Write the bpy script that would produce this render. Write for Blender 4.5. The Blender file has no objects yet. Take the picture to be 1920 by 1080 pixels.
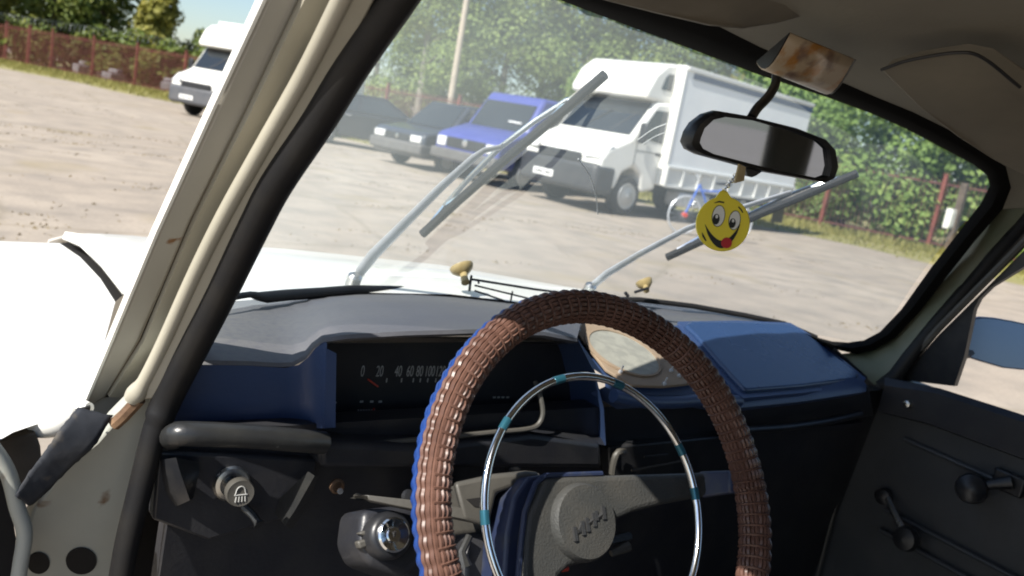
import bpy, bmesh, math, random
import numpy as np
from mathutils import Vector, Matrix
random.seed(7); rs = np.random.RandomState(11)
SC = bpy.context.scene; COL = SC.collection
rad = math.radians
# ------------------------------------------------------------------ camera
FPX = 1600.0
YAW, PIT, ROL = rad(36.5), rad(10.35), rad(10.2)
CAM = Vector((-.82, 0, 1.2))
fw = Vector((math.sin(YAW)*math.cos(PIT), math.cos(YAW)*math.cos(PIT), -math.sin(PIT)))
r0 = Vector((math.cos(YAW), -math.sin(YAW), 0)); u0 = r0.cross(fw)
RT = r0*math.cos(ROL)+u0*math.sin(ROL); UP = -r0*math.sin(ROL)+u0*math.cos(ROL)
cd = bpy.data.cameras.new("camera"); cam = bpy.data.objects.new("camera", cd); COL.objects.link(cam)
cam.matrix_world = Matrix((( RT.x, UP.x, -fw.x, CAM.x), (RT.y, UP.y, -fw.y, CAM.y), (RT.z, UP.z, -fw.z, CAM.z), (0, 0, 0, 1)))
cd.sensor_width = 36; cd.lens = FPX/1920*36; cd.clip_start = .02; cd.clip_end = 3000
cd.dof.use_dof = True; cd.dof.focus_distance = .85; cd.dof.aperture_fstop = 9
SC.camera = cam
# ------------------------------------------------------------------ world and sun
SUN_AZ, SUN_EL = rad(-104), rad(45)
W = bpy.data.worlds.new("World"); SC.world = W; W.use_nodes = True
nt = W.node_tree; bg = nt.nodes["Background"]
sky = nt.nodes.new("ShaderNodeTexSky"); sky.sky_type = 'NISHITA'; sky.sun_disc = False
sky.sun_elevation = SUN_EL; sky.sun_rotation = SUN_AZ % (2*math.pi); sky.dust_density = .7; sky.air_density = 1.0; sky.ozone_density = 2.5
nt.links.new(sky.outputs[0], bg.inputs[0]); bg.inputs[1].default_value = .085
sd = bpy.data.lights.new("sun", 'SUN'); sd.energy = 5.0; sd.angle = rad(.5); sd.color = (1, .95, .87)
so = bpy.data.objects.new("sun", sd); COL.objects.link(so)
sv = Vector((math.sin(SUN_AZ)*math.cos(SUN_EL), math.cos(SUN_AZ)*math.cos(SUN_EL), math.sin(SUN_EL)))
so.rotation_euler = sv.to_track_quat('Z', 'Y').to_euler(); so.location = (0, 0, 30)
SC.view_settings.view_transform = 'Standard'; SC.view_settings.look = 'None'
SC.view_settings.exposure = .8; SC.view_settings.gamma = 1
SC.cycles.max_bounces = 10; SC.cycles.transparent_max_bounces = 12; SC.cycles.sample_clamp_indirect = 6
SC.cycles.use_denoising = True; SC.cycles.filter_width = 1.9
SC.cycles.caustics_reflective = False; SC.cycles.caustics_refractive = False

# ------------------------------------------------------------------ helpers
def ray(x, y): return fw + RT*((x-960)/FPX) - UP*((y-540)/FPX)
def at(x, y, X=None, Y=None, Z=None, d=None, pl=None):
    "point where the sight line through a photo pixel meets a real plane"
    r = ray(x, y)
    if X is not None: t = (X-CAM.x)/r.x
    elif Y is not None: t = (Y-CAM.y)/r.y
    elif Z is not None: t = (Z-CAM.z)/r.z
    elif pl is not None: t = (pl[0]-CAM).dot(pl[1])/r.dot(pl[1])
    else: t = d
    return CAM + r*t
def V(*a): return Vector(a)
class MB:
    def __init__(s): s.v = []; s.f = []
    def add(s, vs, fs):
        o = len(s.v); s.v += [tuple(v) for v in vs]; s.f += [tuple(i+o for i in f) for f in fs]; return s
    def hexa(s, p):
        return s.add(p, [(3,2,1,0),(4,5,6,7),(0,1,5,4),(1,2,6,5),(2,3,7,6),(3,0,4,7)])
    def box(s, c, d, M=None):
        x, y, z = d[0]/2, d[1]/2, d[2]/2
        ps = [V(-x,-y,-z),V(x,-y,-z),V(x,y,-z),V(-x,y,-z),V(-x,-y,z),V(x,-y,z),V(x,y,z),V(-x,y,z)]
        return s.hexa([V(*c)+(M@p if M else p) for p in ps])
    def prism(s, poly, vec):
        n = len(poly); q = [Vector(p)+Vector(vec) for p in poly]
        return s.add(list(poly)+q, [tuple(range(n)), tuple(range(2*n-1, n-1, -1))]+[((i+1) % n, i, n+i, n+(i+1) % n) for i in range(n)])
    def loft(s, rows, closed=False, cap=False):
        n = len(rows[0]); vs = [p for r in rows for p in r]; fs = []
        for i in range(len(rows)-1):
            for j in range(n if closed else n-1):
                k = (j+1) % n; fs.append((i*n+j, i*n+k, (i+1)*n+k, (i+1)*n+j))
        if cap: fs += [tuple(range(n-1, -1, -1)), tuple((len(rows)-1)*n+j for j in range(n))]
        return s.add(vs, fs)
    def tube(s, path, r, n=8, closed=False, cap=True, flat=1.0, flatdir=None):
        P = [Vector(p) for p in path]; m = len(P); R = r if hasattr(r, '__len__') else [r]*m; rows = []
        prev = None
        for i, p in enumerate(P):
            if closed: t = P[(i+1) % m]-P[i-1]
            else: t = P[min(i+1, m-1)]-P[max(i-1, 0)]
            t.normalize()
            if flatdir is not None: a = Vector(flatdir)-t*t.dot(Vector(flatdir))
            elif prev is not None: a = prev-t*t.dot(prev)
            else: a = t.orthogonal()
            a.normalize(); prev = a; b = t.cross(a)
            rows.append([p+(a*(flat*math.cos(2*math.pi*k/n))+b*math.sin(2*math.pi*k/n))*R[i] for k in range(n)])
        if closed: rows.append(rows[0]); return s.loft(rows, True)
        return s.loft(rows, True, cap)
    def lathe(s, prof, c, axis, n=24, up=None):
        ax = Vector(axis).normalized(); a = ax.orthogonal().normalized(); b = ax.cross(a)
        rows = [[Vector(c)+ax*h+(a*math.cos(2*math.pi*k/n)+b*math.sin(2*math.pi*k/n))*max(r, 1e-5) for k in range(n)] for r, h in prof]
        return s.loft(rows, True, True)
    def build(s, name, mat, parent=None, bevel=0, seg=2, smooth=True, angle=38, solid=0, sub=0):
        me = bpy.data.meshes.new(name); me.from_pydata(s.v, [], s.f)
        bm = bmesh.new(); bm.from_mesh(me); bmesh.ops.recalc_face_normals(bm, faces=bm.faces); bm.to_mesh(me); bm.free()
        o = bpy.data.objects.new(name, me); COL.objects.link(o)
        for m in (mat if isinstance(mat, (list, tuple)) else [mat]): me.materials.append(m)
        if smooth: me.shade_smooth(); me.set_sharp_from_angle(angle=rad(angle))
        if parent: o.parent = parent
        if solid:
            m = o.modifiers.new("s", 'SOLIDIFY'); m.thickness = solid; m.offset = 0
        if bevel:
            m = o.modifiers.new("b", 'BEVEL'); m.width = bevel; m.segments = seg; m.limit_method = 'ANGLE'; m.angle_limit = rad(30)
        if sub:
            m = o.modifiers.new("u", 'SUBSURF'); m.levels = sub; m.render_levels = sub
        return o
def empty(name, loc=(0,0,0), rz=0, parent=None):
    o = bpy.data.objects.new(name, None); COL.objects.link(o); o.location = loc; o.rotation_euler = (0, 0, rz); o.empty_display_size = .2
    if parent: o.parent = parent
    return o
def tag(o, label=None, cat=None, group=None, kind=None):
    if label: o["label"] = label
    if cat: o["category"] = cat
    if group: o["group"] = group
    if kind: o["kind"] = kind
    return o
def copy_tree(o, parent=None):
    c = o.copy(); COL.objects.link(c)
    if parent: c.parent = parent
    for ch in list(o.children): copy_tree(ch, c)
    return c
def smooth_path(pts, k=6):
    "Catmull-Rom through points"
    P = [Vector(p) for p in pts]; P = [P[0]*2-P[1]]+P+[P[-1]*2-P[-2]]; out = []
    for i in range(1, len(P)-2):
        for j in range(k):
            t = j/k; a, b, c, d = P[i-1:i+3]
            out.append(.5*((2*b)+(c-a)*t+(2*a-5*b+4*c-d)*t*t+(3*b-a-3*c+d)*t**3))
    out.append(P[-2]); return out
def px_path(pts, k=6):
    "smooth a list of (x, y, depth-keyword value) style tuples"
    return smooth_path([Vector(p) for p in pts], k)
def text_poly(txt, size):
    c = bpy.data.curves.new("t", 'FONT'); c.body = txt; c.size = size; c.align_x = 'CENTER'; c.align_y = 'CENTER'; c.extrude = .0002
    o = bpy.data.objects.new("t", c); me = bpy.data.meshes.new_from_object(o)
    vs = [v.co.copy() for v in me.vertices]; fs = [tuple(p.vertices) for p in me.polygons]
    bpy.data.objects.remove(o); bpy.data.curves.remove(c); bpy.data.meshes.remove(me); return vs, fs

# ------------------------------------------------------------------ materials
def mat(name, col, rough=.5, metal=0, noise=None, bump=None, spots=None, spec=.5, coat=0, obj=True):
    m = bpy.data.materials.new(name); m.use_nodes = True; t = m.node_tree; N = t.nodes; L = t.links; b = N["Principled BSDF"]
    b.inputs["Base Color"].default_value = (*col, 1); b.inputs["Roughness"].default_value = rough
    b.inputs["Metallic"].default_value = metal; b.inputs["Specular IOR Level"].default_value = spec; b.inputs["Coat Weight"].default_value = coat
    tc = N.new("ShaderNodeTexCoord"); last = None
    def nz(scale, detail=4, dist=0):
        n = N.new("ShaderNodeTexNoise"); n.inputs["Scale"].default_value = scale; n.inputs["Detail"].default_value = detail; n.inputs["Distortion"].default_value = dist
        L.new(tc.outputs["Object"], n.inputs["Vector"]); return n
    def ramp(src, a, c):
        r = N.new("ShaderNodeMapRange"); r.inputs["From Min"].default_value = a; r.inputs["From Max"].default_value = c; L.new(src, r.inputs["Value"]); return r.outputs[0]
    def mix(fac, A, B):
        x = N.new("ShaderNodeMix"); x.data_type = 'RGBA'; L.new(fac, x.inputs["Factor"])
        for k, v in (("A", A), ("B", B)):
            s = [i for i in x.inputs if i.name == k and i.type == 'RGBA'][0]
            if isinstance(v, tuple): s.default_value = (*v, 1)
            else: L.new(v, s)
        return [o for o in x.outputs if o.type == 'RGBA'][0]
    last = col
    for (scale, c2, lo, hi) in (noise or []):
        last = mix(ramp(nz(scale).outputs[0], lo, hi), last, c2)
    for (scale, c2, lo, hi) in (spots or []):
        last = mix(ramp(nz(scale, 8, .6).outputs[0], lo, hi), last, c2)
    if not isinstance(last, tuple):
        L.new(last, b.inputs["Base Color"])
        r = nz(9); mr = N.new("ShaderNodeMapRange"); mr.inputs["To Min"].default_value = max(rough-.08, .02); mr.inputs["To Max"].default_value = rough+.1
        L.new(r.outputs[0], mr.inputs["Value"]); L.new(mr.outputs[0], b.inputs["Roughness"])
    if bump:
        h = nz(bump[0], 5); bp = N.new("ShaderNodeBump"); bp.inputs["Strength"].default_value = bump[1]; bp.inputs["Distance"].default_value = bump[2] if len(bump) > 2 else .002
        L.new(h.outputs[0], bp.inputs["Height"]); L.new(bp.outputs[0], b.inputs["Normal"])
    return m
M = {}
M['white'] = mat('white_paint', (.78,.77,.72), .3, coat=.4, noise=[(3,(.72,.71,.66),.4,.7)])
M['cream'] = mat('cream_paint', (.42,.39,.32), .42, noise=[(6,(.33,.31,.26),.35,.7)], spots=[(26,(.16,.085,.04),.7,.76),(9,(.24,.17,.1),.67,.8)], bump=(60,.15))
M['cream_in'] = mat('cream_trim_paint', (.4,.375,.3), .35, noise=[(5,(.32,.3,.24),.35,.7)], spots=[(30,(.15,.08,.04),.7,.74)], bump=(30,.2))
M['white_shade'] = mat('shaded_rusty_white_paint', (.4,.385,.34), .45, noise=[(6,(.33,.315,.275),.35,.7)], spots=[(26,(.2,.1,.04),.7,.76),(9,(.36,.27,.17),.67,.8)], bump=(60,.15))  # white paint darkened to put shade into the colour, with rust spots
M['jamb'] = mat('grey_green_paint', (.42,.43,.38), .5, noise=[(7,(.33,.34,.31),.35,.7)], spots=[(22,(.16,.1,.06),.66,.74)], bump=(50,.2))
M['rust'] = mat('rusty_steel', (.22,.13,.07), .8, noise=[(30,(.1,.055,.03),.4,.6)], bump=(120,.5))
M['sealant'] = mat('old_rubber_sealant', (.017,.02,.027), .7, noise=[(18,(.05,.05,.052),.52,.75),(45,(.09,.075,.055),.58,.72)], bump=(60,.35,.002))
M['rubber'] = mat('black_rubber', (.008,.008,.009), .55, spec=.3, noise=[(30,(.014,.013,.012),.4,.7)], bump=(80,.15))
M['matteseal'] = mat('matte_header_seal', (.008,.0075,.007), .95, spec=.08)
M['seam'] = mat('rust_stained_paint', (.3,.26,.2), .6, noise=[(18,(.16,.085,.035),.35,.6),(50,(.06,.04,.025),.55,.65)])
M['dirtysteel'] = mat('dirty_brown_steel', (.07,.06,.05), .7, noise=[(20,(.035,.028,.022),.4,.65)], bump=(80,.4))
M['black'] = mat('black_plastic', (.014,.015,.018), .38, noise=[(40,(.025,.025,.026),.4,.7)], bump=(150,.1))
M['hole'] = mat('dark_hollow', (.006,.005,.005), .9)
M['navy'] = mat('navy_dash_vinyl', (.034,.064,.155), .38, noise=[(10,(.045,.072,.155),.35,.7)], spots=[(75,(.2,.2,.2),.77,.8)], bump=(220,.18), spec=.6)
M['navytop'] = mat('dusty_navy_vinyl', (.085,.09,.108), .6, spec=.3, noise=[(2.2,(.145,.142,.132),.35,.7),(120,(.09,.092,.105),.45,.8)], spots=[(70,(.4,.4,.38),.76,.79)], bump=(180,.2))
M['lidblue'] = mat('blue_lid_plastic', (.022,.05,.125), .25, noise=[(8,(.027,.057,.14),.35,.7)], spots=[(60,(.02,.03,.09),.68,.72)], bump=(200,.1), spec=.7)
M['dashblack'] = mat('black_dash_panel', (.02,.021,.026), .4, noise=[(20,(.032,.032,.034),.4,.7)], bump=(200,.15))
M['roll'] = mat('shiny_black_padding', (.02,.021,.022), .33, noise=[(20,(.032,.032,.03),.4,.7)], spots=[(40,(.3,.29,.26),.74,.78)], bump=(160,.2))
M['speaker'] = mat('beige_cardboard', (.36,.265,.18), .85, noise=[(14,(.28,.205,.14),.35,.7)], bump=(90,.25))
M['cone'] = mat('grey_speaker_cloth', (.34,.33,.28), .9, noise=[(60,(.27,.265,.23),.4,.6)], bump=(300,.3))
M['chrome'] = mat('chrome', (.82,.84,.86), .12, 1, noise=[(40,(.6,.62,.65),.5,.8)])
M['chrome_dull'] = mat('dull_chrome', (.6,.6,.58), .28, 1, noise=[(30,(.42,.41,.38),.4,.7)])
M['alu'] = mat('grey_metal_paint', (.6,.62,.65), .35, .35, noise=[(30,(.48,.49,.5),.4,.7)])
M['teal'] = mat('teal_reflection', (.03,.13,.18), .3, .5)  # colour of the reflections painted on the horn ring
M['brown'] = mat('brown_plastic_cord', (.115,.06,.044), .38, spec=.35, noise=[(60,(.155,.082,.06),.4,.7),(12,(.085,.043,.032),.45,.7)])
M['browncore'] = mat('brown_cord_backing', (.06,.028,.018), .6, noise=[(200,(.1,.045,.03),.4,.6)])
M['cordblue'] = mat('blue_plastic_cord', (.012,.04,.17), .34, spec=.35, noise=[(60,(.018,.055,.22),.4,.7)])
M['hub'] = mat('grained_grey_hub', (.04,.041,.039), .55, noise=[(20,(.058,.055,.048),.4,.7)], bump=(420,.6,.0015))
M['hubside'] = mat('dark_blue_hub_side', (.018,.026,.06), .4, noise=[(40,(.04,.045,.06),.5,.7)], spots=[(90,(.35,.34,.3),.72,.76)])
M['logo'] = mat('dark_emblem_letters', (.035,.035,.035), .4)
M['shroud'] = mat('dusty_column_plastic', (.06,.057,.05), .5, noise=[(14,(.09,.084,.072),.4,.7)], bump=(120,.15))
M['liner'] = mat('tan_headliner_cloth', (.22,.2,.155), .9, noise=[(5,(.18,.16,.125),.35,.7)], bump=(160,.3))
M['visor'] = mat('tan_visor_vinyl', (.25,.225,.175), .7, noise=[(6,(.16,.145,.115),.35,.7)], bump=(130,.25))
M['greentan'] = mat('green_tan_paint', (.19,.19,.135), .5, noise=[(9,(.13,.155,.1),.35,.65)], bump=(40,.15))
M['doorcard'] = mat('charcoal_door_vinyl', (.045,.048,.052), .5, noise=[(12,(.06,.062,.064),.4,.7)], bump=(180,.25))
M['yellowed'] = mat('yellowed_suction_rubber', (.4,.31,.15), .4, noise=[(70,(.3,.22,.09),.4,.7)], spec=.5)
M['yellow'] = mat('yellow_plastic', (.92,.76,.05), .3)
M['pwhite'] = mat('white_print', (.8,.8,.78), .4)
M['pblack'] = mat('black_print', (.01,.012,.012), .4)
M['pred'] = mat('red_print', (.5,.02,.03), .4)
M['dialwhite'] = mat('dial_marking_white', (.42,.42,.4), .6)
M['needle'] = mat('red_needle', (.6,.06,.03), .5)
M['grey'] = mat('grey_bumper_plastic', (.035,.037,.042), .5, noise=[(5,(.05,.05,.052),.4,.7)])
M['greymid'] = mat('mid_grey_bumper', (.075,.08,.09), .55, noise=[(5,(.1,.1,.105),.4,.7)])
M['greypale'] = mat('pale_grey_bumper', (.11,.105,.1), .6, noise=[(5,(.085,.08,.078),.4,.7)])  # paler grey for the saloon and van bumpers
M['tyre'] = mat('tyre_rubber', (.02,.02,.021), .8, noise=[(20,(.04,.038,.035),.4,.7)])
M['rim'] = mat('wheel_steel', (.4,.4,.4), .4, .6)
M['cglass'] = mat('dark_vehicle_glass', (.02,.025,.03), .08, spec=.8)
M['lampglass'] = mat('headlamp_lens', (.7,.7,.68), .12, spec=1, coat=1)
M['darkcar'] = mat('dark_grey_blue_paint', (.028,.034,.05), .3, coat=.6, noise=[(3,(.04,.045,.06),.4,.7)])
M['blackcar'] = mat('black_car_paint', (.012,.013,.017), .3, coat=.6)
M['bluevan'] = mat('faded_blue_paint', (.045,.06,.25), .35, coat=.4, noise=[(2,(.06,.075,.29),.4,.7)])
M['canvas'] = mat('pale_box_side', (.82,.83,.83), .55, noise=[(1.5,(.76,.78,.79),.4,.7)], bump=(2,.2,.03))
M['stripe'] = mat('dark_blue_stripe', (.06,.085,.16), .5)
M['framegrey'] = mat('galvanised_frame', (.66,.66,.63), .5)
M['bikeblue'] = mat('blue_bicycle_paint', (.06,.14,.5), .35)
M['redreflector'] = mat('red_reflector', (.55,.06,.04), .4)
M['post'] = mat('red_brown_fence_paint', (.2,.062,.045), .6, noise=[(4,(.14,.045,.035),.4,.7)])
M['bar'] = mat('dark_red_bar_paint', (.15,.048,.038), .6, noise=[(3,(.1,.035,.03),.4,.7)])
M['wire'] = mat('razor_wire_steel', (.22,.24,.25), .5, .6)
M['pole'] = mat('weathered_concrete_pole', (.44,.37,.29), .85, noise=[(6,(.36,.3,.24),.4,.7)], bump=(30,.3))
M['bark'] = mat('bark', (.13,.1,.075), .9, noise=[(6,(.08,.06,.045),.4,.6)], bump=(20,.5,.02))
M['birch'] = mat('birch_bark', (.24,.22,.18), .8, noise=[(5,(.1,.09,.08),.5,.6)], bump=(20,.3,.02))
M['block'] = mat('pale_rubble_concrete', (.26,.26,.27), .9, noise=[(3,(.18,.18,.19),.4,.7)], bump=(10,.4,.03))

def leaf_mat(name, c1, c2, c3):
    m = bpy.data.materials.new(name); m.use_nodes = True; t = m.node_tree; N = t.nodes; L = t.links
    b = N["Principled BSDF"]; b.inputs["Roughness"].default_value = .55; b.inputs["Specular IOR Level"].default_value = .3
    g = N.new("ShaderNodeNewGeometry"); r = N.new("ShaderNodeValToRGB"); e = r.color_ramp.elements
    e[0].position = 0; e[0].color = (*c1, 1); e[1].position = 1; e[1].color = (*c3, 1); k = e.new(.5); k.color = (*c2, 1)
    tc = N.new("ShaderNodeTexCoord"); n = N.new("ShaderNodeTexNoise"); n.inputs["Scale"].default_value = .7; L.new(tc.outputs["Object"], n.inputs["Vector"])
    ad = N.new("ShaderNodeMath"); ad.operation = 'MULTIPLY_ADD'; ad.inputs[1].default_value = .4; L.new(g.outputs["Random Per Island"], ad.inputs[0])
    mr = N.new("ShaderNodeMapRange"); mr.inputs["From Min"].default_value = .3; mr.inputs["From Max"].default_value = .7; mr.inputs["To Max"].default_value = .45; L.new(n.outputs[0], mr.inputs["Value"]); L.new(mr.outputs[0], ad.inputs[2])
    L.new(ad.outputs[0], r.inputs[0]); L.new(r.outputs[0], b.inputs["Base Color"])
    tr = N.new("ShaderNodeBsdfTranslucent"); L.new(r.outputs[0], tr.inputs[0]); mx = N.new("ShaderNodeMixShader"); mx.inputs[0].default_value = .35
    L.new(b.outputs[0], mx.inputs[1]); L.new(tr.outputs[0], mx.inputs[2]); L.new(mx.outputs[0], N["Material Output"].inputs[0]); return m
M['leaf_dark'] = leaf_mat('dark_green_leaves', (.075,.125,.03), (.16,.2,.045), (.34,.31,.06))
M['leaf_yel'] = leaf_mat('yellow_green_leaves', (.15,.16,.035), (.26,.25,.055), (.4,.35,.08))
M['leaf_mid'] = leaf_mat('mid_green_leaves', (.15,.21,.075), (.25,.32,.1), (.4,.43,.15))
M['leaf_lush'] = leaf_mat('lush_green_leaves', (.12,.2,.055), (.21,.31,.08), (.37,.43,.13))
M['grass'] = leaf_mat('verge_grass_blades', (.2,.2,.06), (.3,.28,.09), (.42,.37,.16))
M['weed'] = leaf_mat('dry_weed_blades', (.2,.155,.08), (.27,.21,.11), (.32,.27,.16))

def ground_mat():
    m = bpy.data.materials.new('worn_concrete_yard'); m.use_nodes = True; t = m.node_tree; N = t.nodes; L = t.links; b = N["Principled BSDF"]
    tc = N.new("ShaderNodeTexCoord"); b.inputs["Roughness"].default_value = .9; b.inputs["Specular IOR Level"].default_value = .2
    def nz(s, d=6, dist=0, mapscale=None):
        n = N.new("ShaderNodeTexNoise"); n.inputs["Scale"].default_value = s; n.inputs["Detail"].default_value = d; n.inputs["Distortion"].default_value = dist
        if mapscale:
            mp = N.new("ShaderNodeMapping"); mp.inputs["Scale"].default_value = mapscale; L.new(tc.outputs["Object"], mp.inputs[0]); L.new(mp.outputs[0], n.inputs["Vector"])
        else: L.new(tc.outputs["Object"], n.inputs["Vector"])
        return n.outputs[0]
    def mr(s, a, c, lo=0, hi=1):
        r = N.new("ShaderNodeMapRange"); r.inputs[1].default_value = a; r.inputs[2].default_value = c; r.inputs[3].default_value = lo; r.inputs[4].default_value = hi; L.new(s, r.inputs[0]); return r.outputs[0]
    def mix(f, A, B):
        x = N.new("ShaderNodeMix"); x.data_type = 'RGBA'; L.new(f, x.inputs[0])
        for k, v in ((6, A), (7, B)):
            if isinstance(v, tuple): x.inputs[k].default_value = (*v, 1)
            else: L.new(v, x.inputs[k])
        return x.outputs[2]
    c = mix(mr(nz(.25), .35, .65), (.355,.3,.242), (.42,.36,.292))
    c = mix(mr(nz(2.2, 8), .4, .7), c, (.275,.24,.2))
    c = mix(mr(nz(30, 4), .35, .7, 0, .35), c, (.205,.178,.148))
    c = mix(mr(nz(.8, 8, .5), .58, .7, 0, .8), c, (.3,.25,.17))
    c = mix(mr(nz(.35, 8, .3, (1, 3, 1)), .6, .72, 0, .5), c, (.17,.155,.14))
    vo = N.new("ShaderNodeTexVoronoi"); vo.feature = 'DISTANCE_TO_EDGE'; vo.inputs["Scale"].default_value = .32
    nv = N.new("ShaderNodeTexNoise"); nv.inputs["Scale"].default_value = 1.2; L.new(tc.outputs["Object"], nv.inputs["Vector"])
    mv = N.new("ShaderNodeMix"); mv.data_type = 'VECTOR'; mv.inputs[0].default_value = .18; L.new(tc.outputs["Object"], mv.inputs[4]); L.new(nv.outputs[1], mv.inputs[5]); L.new(mv.outputs[1], vo.inputs["Vector"])
    c = mix(mr(vo.outputs["Distance"], .0, .014, .4, 0), c, (.19,.16,.11))
    L.new(c, b.inputs["Base Color"])
    bp = N.new("ShaderNodeBump"); bp.inputs["Strength"].default_value = .4; bp.inputs["Distance"].default_value = .008; L.new(nz(14, 6), bp.inputs["Height"]); L.new(bp.outputs[0], b.inputs["Normal"])
    return m
M['ground'] = ground_mat()
M['verge'] = mat('verge_turf', (.25,.23,.085), .95, noise=[(.8,(.33,.28,.13),.35,.65),(4,(.18,.18,.06),.45,.7)], bump=(12,.6,.04))

def glass_mat():
    "dusty windscreen: clear glass with a thin film of dust that scatters sunlight"
    m = bpy.data.materials.new('dusty_windscreen_glass'); m.use_nodes = True; t = m.node_tree; N = t.nodes; L = t.links
    N.remove(N["Principled BSDF"])
    tr = N.new("ShaderNodeBsdfTransparent"); tr.inputs[0].default_value = (.93,.96,.97,1)
    df = N.new("ShaderNodeBsdfTranslucent"); df.inputs[0].default_value = (.76,.84,.82,1)
    gl = N.new("ShaderNodeBsdfGlossy"); gl.inputs["Roughness"].default_value = .03
    tc = N.new("ShaderNodeTexCoord"); n = N.new("ShaderNodeTexNoise"); n.inputs["Scale"].default_value = 5; n.inputs["Detail"].default_value = 8; L.new(tc.outputs["Object"], n.inputs["Vector"])
    r = N.new("ShaderNodeMapRange"); r.inputs[1].default_value = .3; r.inputs[2].default_value = .75; r.inputs[3].default_value = .11; r.inputs[4].default_value = .17; L.new(n.outputs[0], r.inputs[0])
    a = N.new("ShaderNodeMixShader"); L.new(r.outputs[0], a.inputs[0]); L.new(tr.outputs[0], a.inputs[1]); L.new(df.outputs[0], a.inputs[2])
    b = N.new("ShaderNodeMixShader"); b.inputs[0].default_value = .04; L.new(a.outputs[0], b.inputs[1]); L.new(gl.outputs[0], b.inputs[2])
    L.new(b.outputs[0], N["Material Output"].inputs[0]); return m
M['glass'] = glass_mat()
def mirror_mat(name, col, rough):
    return mat(name, col, rough, 1)
M['scratch_reflect'] = mat('pale_scratch_and_reflection', (.6,.63,.64), .4)
M['mirror'] = mirror_mat('dim_mirror_glass', (.34,.38,.45), .03)
M['mirror_out'] = mirror_mat('outside_mirror_glass', (.13,.17,.26), .16)
M['lens'] = mat('amber_brown_lens', (.5,.4,.28), .3, noise=[(34,(.42,.2,.05),.5,.62),(26,(.2,.13,.1),.55,.66)], spec=.6)
#@@SETTING
# ------------------------------------------------------------------ ground
g = MB(); S = 900
g.add([(-S,-S,0),(S,-S,0),(S,S,0),(-S,S,0)], [(0,1,2,3)]); tag(g.build('ground', M['ground'], smooth=False), kind='structure')
FA = V(7.0, 45, 0); FD = (V(21., 13.5, 0)-FA).normalized(); FN = V(FD.y, -FD.x, 0)     # fence line; FN points to the yard side
if FN.dot(CAM-FA) < 0: FN = -FN
def fpt(s, n=0, z=0): return FA+FD*s+FN*n+V(0, 0, z)
rows = [[], [], []]
for i in range(60):
    s = -45+i*2.0; e = 5.0+.6*max(0, min(1, (s-20)/10))+.7*math.sin(i*1.7)+.5*math.sin(i*.61)
    for k, n in enumerate((e, 0, -40)): rows[k].append(fpt(s, n, .004))
tag(MB().loft(rows).build('grass_verge_ground', M['verge'], smooth=False), kind='structure')
def blades(name, mt, n, place, h0, h1, w, label):
    vs = []; fs = []
    for i in range(n):
        p, k = place(i); h = random.uniform(h0, h1)*k; a = random.uniform(0, 6.28); ww = w*random.uniform(.6, 1.4)
        d = V(math.cos(a)*ww, math.sin(a)*ww, 0); l = V(random.uniform(-.4, .4)*h, random.uniform(-.4, .4)*h, h)
        o = len(vs); vs += [p-d, p+d, p+l]; fs.append((o, o+1, o+2))
    return tag(MB().add(vs, fs).build(name, mt, smooth=False), label, kind='stuff')
def vp(i):
    s = random.uniform(-16, 42); n = abs(random.gauss(0, 1.6)) if random.random() < .55 else random.uniform(-2.5, 4.8)
    return fpt(s, n, 0), 1.0 if n < 1.6 else .5
blades('verge_grass', M['grass'], 26000, vp, .06, .26, .03, 'yellow green grass growing along the foot of the red fence')
tufts = []
for i in range(120):
    a = rad(random.uniform(-5, 68)); d = random.uniform(5, 34); tufts.append((V(CAM.x+math.sin(a)*d, math.cos(a)*d, 0), random.uniform(.1, .4)))
for l in range(5):     # weeds following cracks
    a0 = V(random.uniform(-3, 9), random.uniform(6, 24), 0); dr = rad(random.uniform(-20, 20)); 
    for k in range(14): tufts.append((a0+V(math.cos(dr)*k*.45+random.gauss(0,.08), math.sin(dr)*k*.45+random.gauss(0,.1), 0), random.uniform(.06, .2)))
def wp_(i):
    c, r = tufts[i % len(tufts)]; return c+V(random.gauss(0, r*1.4), random.gauss(0, r*.4), 0), 1
blades('dry_weeds', M['weed'], 3500, wp_, .004, .018, .016, 'dry brown weeds sprouting from cracks in the concrete yard')

# ------------------------------------------------------------------ fence
fence = tag(empty('metal_fence', fpt(0)), 'long red brown metal fence of thin upright bars around the yard', 'fence')
def L_(p): return p-fpt(0)
posts = [-22, -18.7, -15.4, -12.1, -8.9, -6.8, -4.8, -1.4, 1.9, 5.3, 8.6, 11.9, 14.9, 16.8, 20.1, 23.3, 26.5, 29.8, 33.1, 35.95, 39, 42.3, 45.6]
for i, s in enumerate(posts):
    w = .1 if s not in (-8.9, -6.8) else .15
    b = MB().box(L_(fpt(s, .02, 1.02)), (w, w, 2.04)); b.box(L_(fpt(s, .02, 2.06)), (w+.03, w+.03, .03)); b.build('post', M['post'], fence, bevel=.008)
    if i+1 < len(posts):
        s1 = posts[i+1]; b = MB(); n = int((s1-s)/.105)
        ang = math.atan2(FD.y, FD.x); Rz = Matrix.Rotation(ang, 3, 'Z')
        for k in range(1, n):
            bw = .022 if s < 20 else .01; b.box(L_(fpt(s+(s1-s)*k/n, 0, 1.0)), (bw, bw, 1.86), Rz)
        for z in (.22, 1.8): b.box(L_(fpt((s+s1)/2, -.024, z)), (s1-s, .024, .04), Rz)
        b.build('bar_panel', M['bar'], fence, smooth=False)
coil = []
for k in range(900):
    s = -22+k*.045; a = k*.75
    coil.append(L_(fpt(s, .2*math.cos(a), 2.28+.2*math.sin(a))))
MB().tube(coil, .006, 4).build('razor_wire_coil', M['wire'], fence)
blk = [(-9.6,.8,.5),(-7.2,.7,.55),(-3.6,1.2,.45),(.2,1.0,.5),(3.4,1.3,.55)]
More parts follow.
